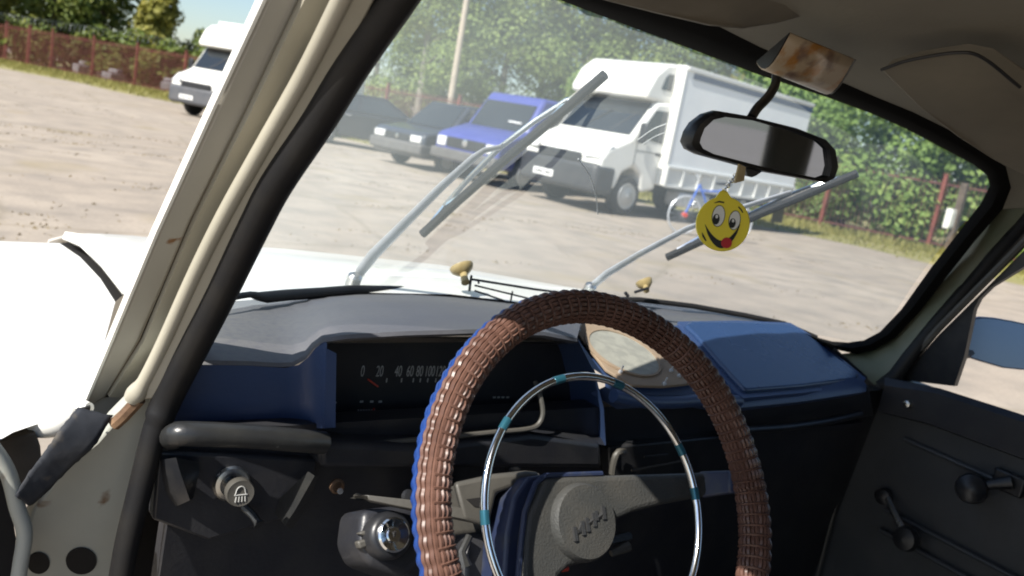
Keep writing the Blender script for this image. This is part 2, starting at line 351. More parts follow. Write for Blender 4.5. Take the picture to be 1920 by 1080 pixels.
for i, (s, w, h) in enumerate(blk):
    b = MB().box((0,0,h/2), (w, .6, h)); b.box((w*.2, .02, h+.1), (w*.45, .5, .2)); o = b.build('concrete_block', M['block'], bevel=.06)
    o.location = fpt(s, -2.6-.5*(i % 2), 0); o.rotation_euler.z = .4*i
    tag(o, 'pale concrete block lying behind the red fence bars', 'block', 'concrete blocks behind the fence')
# white meter box on its fat post, right end of the fence
mp = fpt(36.45, .3)
mb_ = tag(empty('meter_box_post', mp), 'stout brown post carrying a white box in front of the right fence', 'post')
MB().box((0,0,.95), (.17,.17,1.9)).build('post', M['bark'], mb_, bevel=.02)
a_ = at(1781, 410, d=(mp-CAM).dot(fw)-.2)-mp
b = MB().box(a_, (.27, .16, .52)); b.box(a_+V(-.02,-.09,0), (.2,.02,.42)); b.build('meter_box', M['white'], mb_, bevel=.03)
# utility pole
pb = at(845, 190, d=31); pb.z = 0
po = tag(empty('utility_pole', pb), 'tall pale tan utility pole rising behind the parked dark saloon car', 'pole')
MB().tube([V(0,0,0), V(0,0,9.5)], [.14, .085], 12).build('shaft', M['pole'], po)
MB().box((0,0,9.1), (1.5,.09,.1)).build('cross_arm', M['pole'], po, bevel=.01)

# ------------------------------------------------------------------ trees
def crown_mesh(name, blobs, n, size, mt, shell=.55, drop=0):
    vs = np.zeros((n*4, 3)); vols = np.array([b[3]*b[4]*b[5] for b in blobs])**.67; pick = rs.choice(len(blobs), n, p=vols/vols.sum())
    for i in range(n):
        cx, cy, cz, rx, ry, rz = blobs[pick[i]]
        d = rs.normal(size=3); d /= np.linalg.norm(d); r = (shell+(1-shell)*rs.rand())*(1+.12*math.sin(5*d[0]+cx)*math.sin(4*d[2]+cz))
        p = np.array([cx, cy, cz])+d*r*np.array([rx, ry, rz])+rs.normal(size=3)*.06
        a = d*1.1+rs.normal(size=3)*.5+np.array([0,0,.35]); a /= np.linalg.norm(a); u = np.cross(a, rs.normal(size=3)); u /= np.linalg.norm(u); v = np.cross(a, u)
        s = size*rs.uniform(.5, 1.35)
        vs[i*4:i*4+4] = [p-u*s*.5, p-v*s*.32+a*s*.08, p+u*s*.5-V(0,0,drop*s), p+v*s*.32+a*s*.08]
    return MB().add(vs.tolist(), [(i*4, i*4+1, i*4+2, i*4+3) for i in range(n)])
def tree(loc, blobs, n, size, mt, bark, h, tr, label, cat, group, name='tree', limbs=7, rz=0, shell=.55):
    t = tag(empty(name, loc, rz), label, cat, group)
    b = MB(); path = [V(.15*math.sin(k*1.3)*k/6, .12*math.cos(k*1.1)*k/6, h*k/6) for k in range(7)]
    b.tube(path, [tr*(1-.13*k) for k in range(7)], 8)
    for k in range(limbs):
        c = blobs[(k*3) % len(blobs)]; z = h*(.3+.55*k/limbs); p0 = V(0,0,min(z, c[2]))
        q = V(c[0], c[1], max(c[2], p0.z+.2)); b.tube([p0, p0.lerp(q, .5)+V(0,0,.25), q], [tr*.42, tr*.3, tr*.12], 5)
    b.build('trunk', bark, t)
    crown_mesh('crown', blobs, n, size, mt, shell).build('crown', mt, t, smooth=False)
    return t
def rblobs(n, R, z0, z1, r0_, r1_, taper=0):
    o = []
    for i in range(n):
        z = z0+(z1-z0)*(i+.5)/n; f = 1-taper*(z-z0)/(z1-z0); a = random.uniform(0, 6.28); rr = R*f*math.sqrt(random.random())
        r = random.uniform(r0_, r1_)*(.55+.45*f); o.append((math.cos(a)*rr, math.sin(a)*rr, z, r, r, r*random.uniform(.7, 1.05)))
    return o
def dirpt(az, d): return V(CAM.x+math.sin(rad(az))*d, math.cos(rad(az))*d, 0)
# left wood behind the fence
t0 = tree((0,0,0), rblobs(22, 2.3, .9, 9.5, 1.0, 1.9, .3), 9000, .3, M['leaf_dark'], M['bark'], 8, .22, 'dark leafy tree in the clump behind the left fence', 'tree', 'dark trees behind the left fence', 'leafy_tree')
for i, (az, d) in enumerate([(-3.5,63),(1.0,56),(4.2,64),(6.8,56),(9.2,60)]):
    o = t0 if i == 0 else copy_tree(t0); o.location = dirpt(az, d); o.rotation_euler.z = i*1.9; o.scale = (1.0+.12*(i % 3),)*2+(1+.1*(i % 2),)
t1 = tree(dirpt(2.9, 59), rblobs(14, 1.5, 1.0, 5.2, .8, 1.3, .3), 2600, .38, M['leaf_yel'], M['bark'], 4, .14, 'low yellowing bushy tree among the dark trees at far left', 'tree', None, 'bushy_tree')
t2 = tree(dirpt(12.2, 55), [(0,0,z,1.75-.17*z+.3*math.sin(z*3.3),1.75-.17*z+.3*math.sin(z*3.3),.75) for z in np.arange(.8, 8.2, .55)]+rblobs(16, 1.5, .8, 5.5, .5, .9, .5), 5200, .36, M['leaf_yel'], M['bark'], 8, .2, 'tapering yellow green tree at the right end of the left clump', 'tree', None, 'tapering_tree')
tb = tree(dirpt(14.6, 60), rblobs(8, 1.4, .6, 3.6, .7, 1.1, .4), 1500, .36, M['leaf_dark'], M['bark'], 2.6, .1, 'small dark bush beside the white truck cab at left', 'bush', None, 'bush')
for i, (sx, n, k) in enumerate([(-13,-4.2,1.1),(-10,-4.6,1.2),(-7.2,-4.2,1.15),(-4.6,-4.8,1.2),(-2,-4.3,1.1),(.6,-4.7,1.2),(3.2,-4.2,1.15),(6,-4.6,1.1)]):
    o = copy_tree(tb); o.location = fpt(sx, n); o.rotation_euler.z = i*1.7; o.scale = (k, k, k*.62); tag(o, 'low dark shrub in the shade behind the left fence bars', 'bush', 'shrubs behind the left fence')
# hazy row behind the parked vehicles
g1 = 'tall hazy trees behind the parked vehicles'
t3 = tree((0,0,0), rblobs(34, 2.3, 1.0, 13.5, .7, 1.6, .35), 20000, .17, M['leaf_mid'], M['birch'], 12.5, .17, 'tall green birch in the row behind the parked vehicles', 'tree', g1, 'birch_tree')
for i, (az, d, s) in enumerate([(22.2,49,.62),(25.4,45,.95),(28.3,41,1.0),(30.6,46,1.1),(33.6,42,1.0),(36.0,47,1.1),(38.8,42,1.05),(41.4,46,1.0),(44.2,41,1.0),(47.3,45,.95),(50.6,42,.85),(54.3,46,.7)]):
    o = t3 if i == 0 else copy_tree(t3); o.location = dirpt(az, d); o.rotation_euler.z = i*2.4; o.scale = (s*(1+.1*(i % 3)), s*(1+.1*((i+1) % 3)), s)
t4 = tree(dirpt(49.5, 37), rblobs(12, 1.2, 1.2, 5.6, .6, 1.1, .3), 2200, .33, M['leaf_yel'], M['bark'], 4.5, .12, 'yellow green treetop showing above the white truck box', 'tree', None, 'yellow_tree')
# lush bushes at right
g2 = 'lush bushes behind the right fence'
t5 = tree((0,0,0), rblobs(24, 1.7, .35, 3.6, .6, 1.15, .25), 9000, .17, M['leaf_lush'], M['bark'], 2.4, .09, 'lush bright green bush behind the right part of the fence', 'bush', g2, 'lush_bush', shell=.35)
for i, (s, n, k, kz) in enumerate([(26,-2.0,.9,.85),(28.6,-1.7,1,.95),(31,-2.0,1.15,1.25),(33.4,-1.6,1.05,1.0),(35.6,-2.1,1.15,1.15),(37.8,-1.6,1.0,.9),(40.2,-2.8,1.2,1.1),(43,-2.3,1.1,.9),(46.5,-2.6,1.2,1.0),(24.0,-3.4,.8,1.0)]):
    o = t5 if i == 0 else copy_tree(t5); o.location = fpt(s, n); o.rotation_euler.z = i*2.1; o.scale = (k, k, kz)
for i, (az, d, k) in enumerate([(84,34,.8),(88,30,.7)]):
    o = copy_tree(t5); o.location = dirpt(az, d); o.scale = (k, k, k*.75); tag(o, 'green bush far out beyond the passenger door window', 'bush', 'bushes beyond the passenger window')

# ------------------------------------------------------------------ vehicles (local frame: origin at front centre on the ground, x to the viewer's right, y to the back)
AZ = 78
def vframe(px, py, W, az=AZ):
    "place by the ground point under the front corner on the viewer's left"
    p = at(px, py, Z=0); b = V(math.sin(rad(az)), math.cos(rad(az)), 0); r = V(b.y, -b.x, 0)
    return p+r*(W/2), math.atan2(r.y, r.x)
def vwheel(par, x, y, r=.3, w=.19, side=1):
    o = MB().lathe([(r*.62,-w/2),(r*.9,-w/2),(r,-w*.32),(r,w*.32),(r*.9,w/2),(r*.62,w/2)], (x,y,r), (side,0,0), 28).build('wheel', M['tyre'], par)
    MB().lathe([(r*.66,w*.49),(r*.63,w*.55),(r*.5,w*.52),(r*.3,w*.6),(.12*r,w*.62),(.1*r,w*.66)], (x,y,r), (side,0,0), 20).build('rim', M['rim'], o)
def quad_on(mb, p, m, off, th=.01):
    "panel inset by margin m inside quad p, set proud of it"
    p = [Vector(q) for q in p]; n = (p[1]-p[0]).cross(p[3]-p[0]).normalized(); c = sum(p, V(0,0,0))/4
    if n.dot(c-V(0, c.y if abs(n.y) < .3 else 2.4, .8)) < 0: n = -n
    q = [v+(c-v)*m+n*off for v in p]; mb.prism(q, n*th); return mb
def prof_body(prof, w): return MB().prism([V(-w/2, y, z) for y, z in prof], (w, 0, 0))

def box_truck(px, py, label, az, cabw=1.86, gap=1.72, boxw=2.16, L=5.0, z0=.62, z1=2.78, grille='grey', k=1.0):
    loc, rz = vframe(px, py, cabw*k, az); t = tag(empty('box_truck', loc, rz), label, 'truck'); w = cabw; t.scale = (k, k, k)
    cab = prof_body([(.06,.42),(0,.55),(.02,.9),(.16,1.08),(.68,1.32),(1.15,1.98),(1.53,2.03),(1.53,.5),(1.15,.42),(1.08,.72),(.86,.84),(.62,.72),(.5,.42)], w).build('cab', M['white'], t, bevel=.07, seg=3)
    pod = MB().prism([V(-w/2+.02, y, z) for y, z in [(.86,1.99),(.84,2.1),(1.0,2.42),(1.24,2.62),(1.53,2.68),(1.53,1.99)]], (w-.04,0,0)).build('roof_pod', M['white'], t, bevel=.15, seg=5)
    for s in (-1, 1):
        MB().prism([V(s*(w/2-.02), y, z) for y, z in [(1.18,2.2),(1.24,2.4),(1.32,2.48),(1.44,2.48),(1.44,2.2)]], (s*.012,0,0)).build('pod_window', M['cglass'], pod)
        MB().prism([V(s*w/2, y, z) for y, z in [(.84,1.36),(1.14,1.84),(1.46,1.86),(1.46,1.3)]], (s*.008,0,0)).build('side_window', M['cglass'], t)
        MB().box((s*(w/2+.12),.8,1.42), (.16,.08,.34)).build('mirror', M['black'], t, bevel=.03)
        MB().box((s*(w/2+.006),1.42,1.12), (.012,.14,.05)).build('door_handle', M['black'], t, bevel=.004)
        d = MB(); d.prism([V(s*w/2, .82, 1.3), V(s*w/2, .82, .86), V(s*w/2, .83, .86), V(s*w/2, .83, 1.3)], (s*.004,0,0)); d.box((s*(w/2+.002),1.2,1.13), (.006,.76,.012)); d.build('door_seam', M['grey'], t)
        vwheel(t, s*(w/2-.12), .84, .34, .22, s); vwheel(t, s*(w/2-.08), gap+L*.62, .34, .3, s)
        h = MB().prism([V(s*(w/2-.36), -.014, .90), V(s*(w/2-.03), .015, .90), V(s*(w/2+.008), .3, 1.14), V(s*(w/2-.32), .14, 1.08)], (0,-.02,.01)).build('headlight', M['lampglass'], t, bevel=.01)
    ws = MB(); quad_on(ws, [V(-w/2,.68,1.32), V(w/2,.68,1.32), V(w/2,1.15,1.98), V(-w/2,1.15,1.98)], .1, .006); ws.build('windscreen', M['cglass'], t)
    wa = MB(); wa.tube([V(-.3,.72,1.4), V(.12,.95,1.75)], .012, 5); wa.tube([V(.35,.72,1.4), V(.7,.98,1.78)], .012, 5); wa.build('windscreen_wiper', M['black'], t)
    b = MB().box((0,.2,.56), (w+.04,.5,.5)); b.build('bumper', M[grille], t, bevel=.09, seg=3)
    MB().box((0,-.02,.86), (w*.56,.05,.16)).build('grille', M['black'], t, bevel=.02)
    np_ = MB().box((-.28,-.062,.5), (.5,.012,.115)).build('number_plate', M['pwhite'], t, bevel=.004)
    x = MB(); [x.box((-.46+.052*q,-.069,.5), (.03,.003,.06)) for q in range(8) if q != 4]; x.build('plate_marking', M['pblack'], np_)
    y0 = gap; y1 = gap+L
    bx = MB().box((0,(y0+y1)/2,(z0+z1)/2+.16), (boxw,L,z1-z0-.32)).build('cargo_box', M['canvas'], t, bevel=.03)
    MB().box((0,y0-.02,(z0+z1)/2), (boxw+.03,.06,z1-z0+.02)).build('box_front_wall', M['white'], t, bevel=.02)
    for s in (-1, 1):
        MB().box((s*(boxw/2+.006),(y0+y1)/2+.1,z1-.13), (.012,L-.2,.1)).build('side_stripe', M['stripe'], t)
        MB().box((s*(boxw/2),(y0+y1)/2,z1-.03), (.07,L,.07)).build('roof_rail', M['framegrey'], t, bevel=.01)
        d = MB(); n = 9
        for k in range(n+1): d.box((s*(boxw/2+.012),y0+L*k/n,z0+.16), (.05,.06,.34))
        for z in (z0, z0+.33): d.box((s*(boxw/2+.012),(y0+y1)/2,z), (.05,L,.05))
        d.box((s*(boxw/2-.02),(y0+y1)/2,z0+.16), (.03,L-.02,.3)); d.build('drop_side', M['framegrey'], t, bevel=.006)
        MB().box((s*(boxw/2-.2),y0+1.0,.42), (.35,.9,.28)).build('fuel_tank', M['alu'], t, bevel=.05)
        MB().box((s*(boxw/2-.1),y1-.2,.42), (.02,.4,.45)).build('mud_flap', M['black'], t)
    MB().box((0,(y0+y1)/2,.52), (.9,L,.16)).build('chassis', M['black'], t)
    return t
box_truck(968, 363, 'white box truck with a tall roof pod and dark bumper, seen behind the hanging mirror', 84, gap=1.55, L=4.15, z1=2.66, k=1.09)
tw = box_truck(314, 209, 'white box truck parked alone before the left fence beside the windscreen pillar', 60, cabw=1.95, L=4.6, grille='greymid')

# dark saloon
loc, rz = vframe(692, 297, 1.68, 76); car_s = tag(empty('saloon_car', loc, rz), 'dark grey blue saloon car with square headlamps, left of the blue van', 'car'); w = 1.68
prof_body([(.05,.24),(0,.4),(.03,.72),(.12,.8),(.85,.94),(3.7,.99),(4.3,.95),(4.34,.4),(4.25,.26),(3.75,.26),(3.7,.5),(3.45,.62),(3.2,.5),(3.15,.26),(1.15,.24),(1.1,.5),(.85,.62),(.6,.5),(.55,.24)], w).build('body', M['darkcar'], car_s, bevel=.06, seg=3)
bt = [V(-w/2+.04,.82,.9),V(w/2-.04,.82,.9),V(w/2-.04,3.75,.97),V(-w/2+.04,3.75,.97)]; tp = [V(-.64,1.45,1.53),V(.64,1.45,1.53),V(.6,3.3,1.58),V(-.6,3.3,1.58)]
MB().hexa(bt+tp).build('roof', M['darkcar'], car_s, bevel=.06, seg=3)
x = MB(); quad_on(x, [bt[0],bt[1],tp[1],tp[0]], .13, .012); x.build('windscreen', M['cglass'], car_s)
for a, b_ in ((1,2),(3,0)):
    x = MB(); quad_on(x, [bt[a],bt[b_],tp[b_],tp[a]], .16, .012); x.build('side_window', M['cglass'], car_s)
for s in (-1, 1):
    MB().box((s*.6,.03,.64), (.34,.1,.15)).build('headlight', M['lampglass'], car_s, bevel=.02)
    MB().box((s*.9,1.35,.98), (.16,.08,.12)).build('mirror', M['darkcar'], car_s, bevel=.03)
    for y in (.85, 3.45): vwheel(car_s, s*(w/2-.1), y, .3, .18, s)
MB().box((0,.02,.64), (.82,.05,.14)).build('grille', M['black'], car_s, bevel=.01)
MB().lathe([(.05,0),(.055,.012),(.02,.016)], (0,-.01,.64), (0,-1,0), 16).build('badge', M['chrome_dull'], car_s)
MB().box((0,.1,.43), (w+.04,.34,.24)).build('bumper', M['greypale'], car_s, bevel=.05, seg=3)
# blue van
loc, rz = vframe(806, 324, 1.86, 77); van = tag(empty('blue_van', loc, rz), 'faded blue van with a sloping bonnet between dark saloon and white truck', 'van'); w = 1.86
prof_body([(.05,.34),(0,.5),(.02,.84),(.1,.93),(.82,1.18),(5.0,1.25),(5.0,.36),(4.3,.36),(4.25,.6),(4.0,.74),(3.72,.6),(3.68,.36),(1.2,.36),(1.15,.6),(.88,.74),(.6,.6),(.55,.36)], w).build('body', M['bluevan'], van, bevel=.06, seg=3)
bt = [V(-w/2+.02,.8,1.14),V(w/2-.02,.8,1.14),V(w/2-.02,5.0,1.24),V(-w/2+.02,5.0,1.24)]; tp = [V(-.8,1.3,1.94),V(.8,1.3,1.94),V(.8,4.95,1.96),V(-.8,4.95,1.96)]
MB().hexa(bt+tp).build('roof', M['bluevan'], van, bevel=.08, seg=3)
x = MB(); q = [bt[0].lerp(bt[1],.05),bt[0].lerp(bt[1],.95)]; quad_on(x, [q[0],q[1],q[1].lerp(tp[1],.78)+V(-.03,0,0),q[0].lerp(tp[0],.78)+V(.03,0,0)], .06, .014); x.build('windscreen', M['cglass'], van)
for a, sx in ((0, -1), (1, 1)):
    x = MB(); q = [V(sx*(w/2-.03),1.15,1.3),V(sx*(w/2-.04),2.1,1.3),V(sx*.82,2.1,1.78),V(sx*.82,1.5,1.78)]; quad_on(x, q, .0, .02); x.build('side_window', M['cglass'], van)
    MB().box((sx*.72,.02,.73), (.26,.08,.2)).build('headlight', M['lampglass'], van, bevel=.02)
    MB().box((sx*1.04,1.1,1.34), (.14,.08,.26)).build('mirror', M['black'], van, bevel=.03)
    for y in (.88, 4.0): vwheel(van, sx*(w/2-.1), y, .32, .2, sx)
MB().box((0,.0,.74), (1.1,.05,.2)).build('grille', M['black'], van, bevel=.01)
MB().lathe([(.07,0),(.075,.012),(.055,.014),(.05,.004)], (0,-.025,.76), (0,-1,0), 20).build('badge', M['chrome'], van)
MB().box((0,.06,.48), (w+.04,.3,.22)).build('bumper', M['greypale'], van, bevel=.04)
MB().box((.45,.93,1.36), (.36,.12,.03)).build('paper_on_dash', M['pwhite'], van)
# black hatchback, side on
loc = at(726, 288, Z=0)+V(0,1.0,0); hb = tag(empty('hatchback_car', loc, rad(-24)), 'black hatchback parked side on at the left end of the row', 'car'); w = 1.66
P_ = [(-2.05,.3),(-2.08,.6),(-1.9,.92),(1.0,.94),(1.85,.78),(2.03,.62),(2.02,.28),(1.62,.26),(1.55,.5),(1.28,.62),(1.02,.5),(.96,.26),(-.95,.26),(-1.0,.5),(-1.28,.62),(-1.56,.5),(-1.62,.28)]
MB().prism([V(x_, -w/2, z_) for x_, z_ in P_], (0,w,0)).build('body', M['blackcar'], hb, bevel=.06, seg=3)
bt = [V(-1.95,-w/2+.04,.9),V(1.05,-w/2+.04,.92),V(1.05,w/2-.04,.92),V(-1.95,w/2-.04,.9)]; tp = [V(-1.4,-.56,1.4),V(.2,-.56,1.42),V(.2,.56,1.42),V(-1.4,.56,1.4)]
MB().hexa(bt+tp).build('roof', M['blackcar'], hb, bevel=.08, seg=3)
x = MB(); x.prism([V(-1.5,-w/2+.075,.97),V(-.5,-w/2+.075,.97),V(-.5,-.6,1.33),V(-1.2,-.6,1.33)], (0,-.01,0)); x.prism([V(-.42,-w/2+.075,.97),V(.72,-w/2+.075,.97),V(.12,-.6,1.33),V(-.42,-.6,1.33)], (0,-.01,0)); x.build('side_window', M['cglass'], hb)
for x_ in (-1.28, 1.28):
    for s in (-1, 1):
        o = MB().lathe([(.18,-.09),(.28,-.09),(.3,0),(.28,.09),(.18,.09)], (x_, s*(w/2-.1), .3), (0,s,0), 24).build('wheel', M['tyre'], hb); MB().lathe([(.19,.088),(.18,.1),(.14,.094),(.06,.104),(.03,.108)], (x_, s*(w/2-.1), .3), (0,s,0), 18).build('rim', M['rim'], o)
for x_ in (-.72, .55): MB().box((x_,-w/2-.01,.83), (.16,.03,.03)).build('door_handle', M['chrome'], hb, bevel=.006)
MB().box((1.98,-.55,.66), (.1,.34,.14)).build('headlight', M['lampglass'], hb, bevel=.02); MB().box((1.98,.55,.66), (.1,.34,.14)).build('headlight', M['lampglass'], hb, bevel=.02)
MB().box((.85,-w/2-.07,.96), (.12,.14,.1)).build('mirror', M['blackcar'], hb, bevel=.03)
# bicycle by the truck side
bp_ = at(1281, 414, d=14.2); bp_.z = 0
bk = tag(empty('bicycle', bp_, rad(-14)), 'blue bicycle leaning by the side of the white box truck', 'bicycle')
def bwheel(cx):
    o = MB().tube([V(cx+.31*math.cos(k*math.pi/16), 0, .33+.31*math.sin(k*math.pi/16)) for k in range(32)], .016, 6, closed=True).build('wheel', M['alu'], bk)
    s = MB(); [s.tube([V(cx,0,.33), V(cx+.3*math.cos(k*math.pi/9),0,.33+.3*math.sin(k*math.pi/9))], .003, 3) for k in range(18)]; s.build('spokes', M['alu'], o)
    MB().lathe([(.04,-.04),(.04,.04)], (cx,0,.33), (0,1,0), 10).build('hub', M['redreflector'], o)
bwheel(0); bwheel(1.05)
f_ = MB()
for a, c, r in [((0,0,.33),(.17,0,.86),.018),((.17,0,.86),(.52,0,.36),.02),((.2,0,.76),(.62,0,.8),.02),((.52,0,.36),(.6,0,.84),.02),((.52,0,.36),(1.05,0,.33),.014),((.6,0,.8),(1.05,0,.33),.012)]: f_.tube([a, c], r, 6)
f_.build('frame', M['bikeblue'], bk)
MB().tube([V(.14,-.28,1.0),V(.12,-.1,1.02),V(.16,0,.9),V(.12,.1,1.02),V(.14,.28,1.0)], .013, 6).build('handlebar', M['chrome_dull'], bk)
MB().prism([V(.48,-.03,.9),V(.74,-.08,.92),V(.74,.08,.92),V(.48,.03,.9)], (0,0,.05)).build('saddle', M['black'], bk, bevel=.015)
#@@CAR
# ------------------------------------------------------------------ the old car we look into (its origin on the ground under the steering wheel line)
car = tag(empty('old_car'), 'old white car seen from its open door, navy dashboard and woven brown steering wheel', 'car')
def part(mb, name, m, par=car, **k): return mb.build(name, M[m] if isinstance(m, str) else m, par, **k)
def ats(pts, **k): return [at(x, y, **k) for x, y in pts]
def atv(pts, key): return [at(p[0], p[1], **{key: p[2]}) for p in pts]
# windscreen surface: t across (0 left .. 1 right), v up
def scr(t, v):
    X = -.64+1.31*t; b = V(X, 1.205-.78*X*X, .918+.012*X)
    X2 = X*.885; tp = V(X2, .735-.27*X2*X2, 1.38-.24*X2*X2)
    return b.lerp(tp, v)+V(0, .02*math.sin(math.pi*max(0, min(1, v))), .012*math.sin(math.pi*max(0, min(1, v))))
def scr_n(t, v): return (scr(t+.01, v)-scr(t-.01, v)).cross(scr(t, v+.01)-scr(t, v-.01)).normalized()
def hit(x, y, off=0):
    "where a sight line meets the windscreen (off>0: outside the glass)"
    r = ray(x, y); sg = 1 if scr_n(.5, .5).y > 0 else -1; best = None
    f = lambda t, v, s: scr(t, v)+scr_n(t, v)*sg*off-(CAM+r*s)
    for t0 in (min(1, max(0, (x-380)/1350)), .2, .5, .8, .97):
        t, v, s = t0, .4, 1.1
        for i in range(25):
            F0 = f(t, v, s); e = 1e-4
            c0 = (f(t+e, v, s)-F0)/e; c1 = (f(t, v+e, s)-F0)/e; c2 = (f(t, v, s+e)-F0)/e
            J = Matrix(((c0.x,c1.x,c2.x),(c0.y,c1.y,c2.y),(c0.z,c1.z,c2.z))); d = J.inverted_safe() @ F0
            m = max(abs(d.x), abs(d.y), abs(d.z), 1e-9); d *= min(1, .15/m)
            t -= d.x; v -= d.y; s -= d.z
        q = f(t, v, s).length+(0 if -.12 < t < 1.12 and -.3 < v < 1.4 else 9)
        if best is None or q < best[0]: best = (q, s)
        if q < 1e-4: break
    return CAM+r*best[1]
rows = [[scr(t/24, v/10) for t in range(25)] for v in range(11)]
ws_ = part(MB().loft(rows), 'windscreen', 'glass')
for pts, r_ in (([(1084,298),(1106,330),(1118,372),(1121,402)], .0009), ([(1196,262),(1225,242),(1250,232)], .0008), ([(1202,272),(1232,254),(1258,246)], .0006)):  # wiper scratch arc, then two pale streaks painted as reflections
    part(MB().tube([hit(x, y, -.001) for x, y in smooth_path([V(p[0], p[1], 0) for p in pts], 4) for x, y in [(x, y)]] if False else [hit(p.x, p.y, -.001) for p in smooth_path([V(q[0], q[1], 0) for q in pts], 4)], r_, 5), 'scratch_and_reflection', 'scratch_reflect', ws_)
# ---- bonnet, fenders, cowl
near = atv([(118,449,.885),(150,462,.885),(190,500,.883),(228,548,.88),(330,600,.885),(430,556,.905),(540,548,.912),(660,544,.914),(860,552,.914),(1000,562,.912),(1100,566,.91),(1200,590,.9)], 'Z')
sil = atv([(128,442,.893),(165,441,.895),(200,442,.895),(250,445,.895),(340,455,.895),(430,462,.897),(540,470,.898),(640,480,.898),(830,500,.898),(1000,530,.897),(1100,546,.894),(1250,590,.885)], 'Z')
mid = [a.lerp(b, .5)+V(0,0,.008) for a, b in zip(near, sil)]
d1 = [p+V(0,.22,-.055) for p in sil]; d2 = [p+V(0,.42,-.17) for p in sil]; d3 = [p+V(0,.5,-.42) for p in sil]
part(MB().loft([near, mid, sil, d1, d2, d3]), 'bonnet', 'white', solid=.006, angle=60)
part(MB().tube(atv([(592,513,.906),(615,497,.905),(636,482,.9)], 'Z'), .0022, 5), 'bonnet_seam', 'grey')
part(MB().loft([atv([(420,566,.92),(500,560,.923),(660,548,.925),(850,552,.925),(1000,570,.925),(1110,574,.922),(1220,598,.916)], 'Z'), atv([(430,540,.926),(500,531,.93),(660,518,.932),(850,524,.932),(1000,540,.93),(1095,546,.925),(1220,580,.916)], 'Z'), atv([(430,536,.912),(500,527,.914),(660,514,.915),(850,520,.915),(1000,536,.914),(1095,545,.91),(1220,578,.9)], 'Z')]), 'cowl_panel', 'white', angle=50)
inner = atv([(-60,468,.872),(0,463,.874),(60,459,.876),(112,456,.877),(150,482,.875),(188,522,.872),(216,566,.868),(196,640,.862),(172,715,.856),(150,768,.848)], 'Z')
def frow(dx, z): return [V(dx, p.y-.14*max(0, (i-6)/3)**1.5, z) for i, p in enumerate(inner)]
out = [inner, [p.lerp(V(-.775,p.y-.14*max(0, (i-6)/3)**1.5,.858), .6)+V(0,0,.008) for i, p in enumerate(inner)], frow(-.79,.85), frow(-.835,.79), frow(-.845,.62), frow(-.845,.42)]
part(MB().loft(out), 'front_fender', 'white', angle=60)
part(MB().loft([atv([(140,452,.865),(178,480,.862),(206,514,.86),(232,552,.858)], 'Z'), atv([(112,456,.877),(150,482,.875),(188,522,.872),(216,566,.868)], 'Z')]), 'bonnet_gap', 'hole')
out = [[V(.6+.02*k, y, .80) for y in (.95,1.3,1.7)] for k in range(2)]+[[V(.8,y,.77) for y in (.95,1.3,1.7)],[V(.83,y,.5) for y in (.95,1.3,1.7)]]
part(MB().loft(out), 'front_fender', 'white', angle=60)
# ---- driver side door pillar
def P3(lst): return [at(x, y, Y=Yv) for x, y, Yv in lst]
b0 = P3([(517,-40,.585),(407,195,.66),(297,435,.74),(211,640,.83),(158,765,.9)])
b1 = P3([(584,-40,.585),(465,210,.66),(362,410,.74),(264,640,.83),(200,745,.9)])
def strip_beam(L0, L1, depth): return MB().loft([[a, b, b+depth, a+depth] for a, b in zip(L0, L1)], True, True)
pil = part(strip_beam(b0, b1, V(-.0005,.013,0)), 'door_pillar', 'white_shade', bevel=.004)
g1_ = P3([(580,-40,.587),(461,210,.663),(358,410,.743),(260,640,.833),(196,745,.902)]); g2_ = P3([(594,-40,.587),(474,210,.663),(371,410,.743),(272,640,.833),(208,745,.902)])
part(strip_beam([p+V(-.002,-.001,0) for p in b0], [p+V(.0005,-.001,0) for p in b0], V(-.001,.013,0)), 'pillar_lit_edge', 'white', pil)  # bright white strip paints the sunlit edge of the pillar
part(strip_beam([p-RT*.0035-V(0,.0012,0) for p in g1_], [p-V(0,.0012,0) for p in g1_], V(0,.01,0)), 'rust_seam', 'seam', pil)
part(strip_beam(g1_, g2_, V(0,.02,0)), 'pillar_gap', 'rubber', pil)
s0 = P3([(590,-40,.575),(470,210,.65),(368,410,.73),(270,640,.82),(205,745,.885)]); s1 = P3([(650,-40,.575),(530,210,.65),(420,410,.73),(320,640,.82),(262,745,.885)])
part(strip_beam(s0, s1, V(0,.04,0)), 'inner_strip', 'cream_in', pil)
# curved flange tube with painted weatherstrip
def Yt(y): return np.interp(y, [-60,10,140,275,405,520,642,748,830,1110], [.53,.555,.6,.645,.69,.73,.77,.80,.80,.795])
tp_ = [(690,-60,.53),(655,10,.555),(588,140,.6),(510,275,.645),(436,405,.69),(378,520,.73),(322,642,.77),(285,715,.79),(262,748,.8)]
tpc = smooth_path(P3(tp_), 5); tside = RT*.0135
part(MB().tube([p-tside*.52 for p in tpc], [.0066]*36+[.0075,.009,.0095,.009,.008], 14), 'pillar_tube', 'cream_in', pil)
part(strip_beam([p-tside*.45-V(0,.004,0) for p in tpc], [p+tside*1.15-V(0,.0,0) for p in tpc], V(0,.012,0)), 'pillar_flange', 'cream_in', pil, bevel=.002)
part(MB().tube(P3([(262,748,.8),(232,780,.81),(214,796,.815)]), .0062, 8), 'rusty_pin', 'rust', pil)
blk_ = [(790,-70,.5),(742,0,.53),(660,120,.57),(596,225,.61),(520,340,.655),(478,420,.69),(420,540,.73),(364,650,.76),(318,740,.775),(296,790,.78),(284,830,.782),(262,920,.785),(240,1010,.79),(222,1110,.79)]
blk_ = [(x, y, float(Yt(y))-.008) for x, y, _ in blk_]
pth = smooth_path(P3(blk_), 5)
part(MB().tube(pth, [.0138 if i < 45 else .0115 for i in range(len(pth))], 12), 'door_seal', 'rubber', pil)
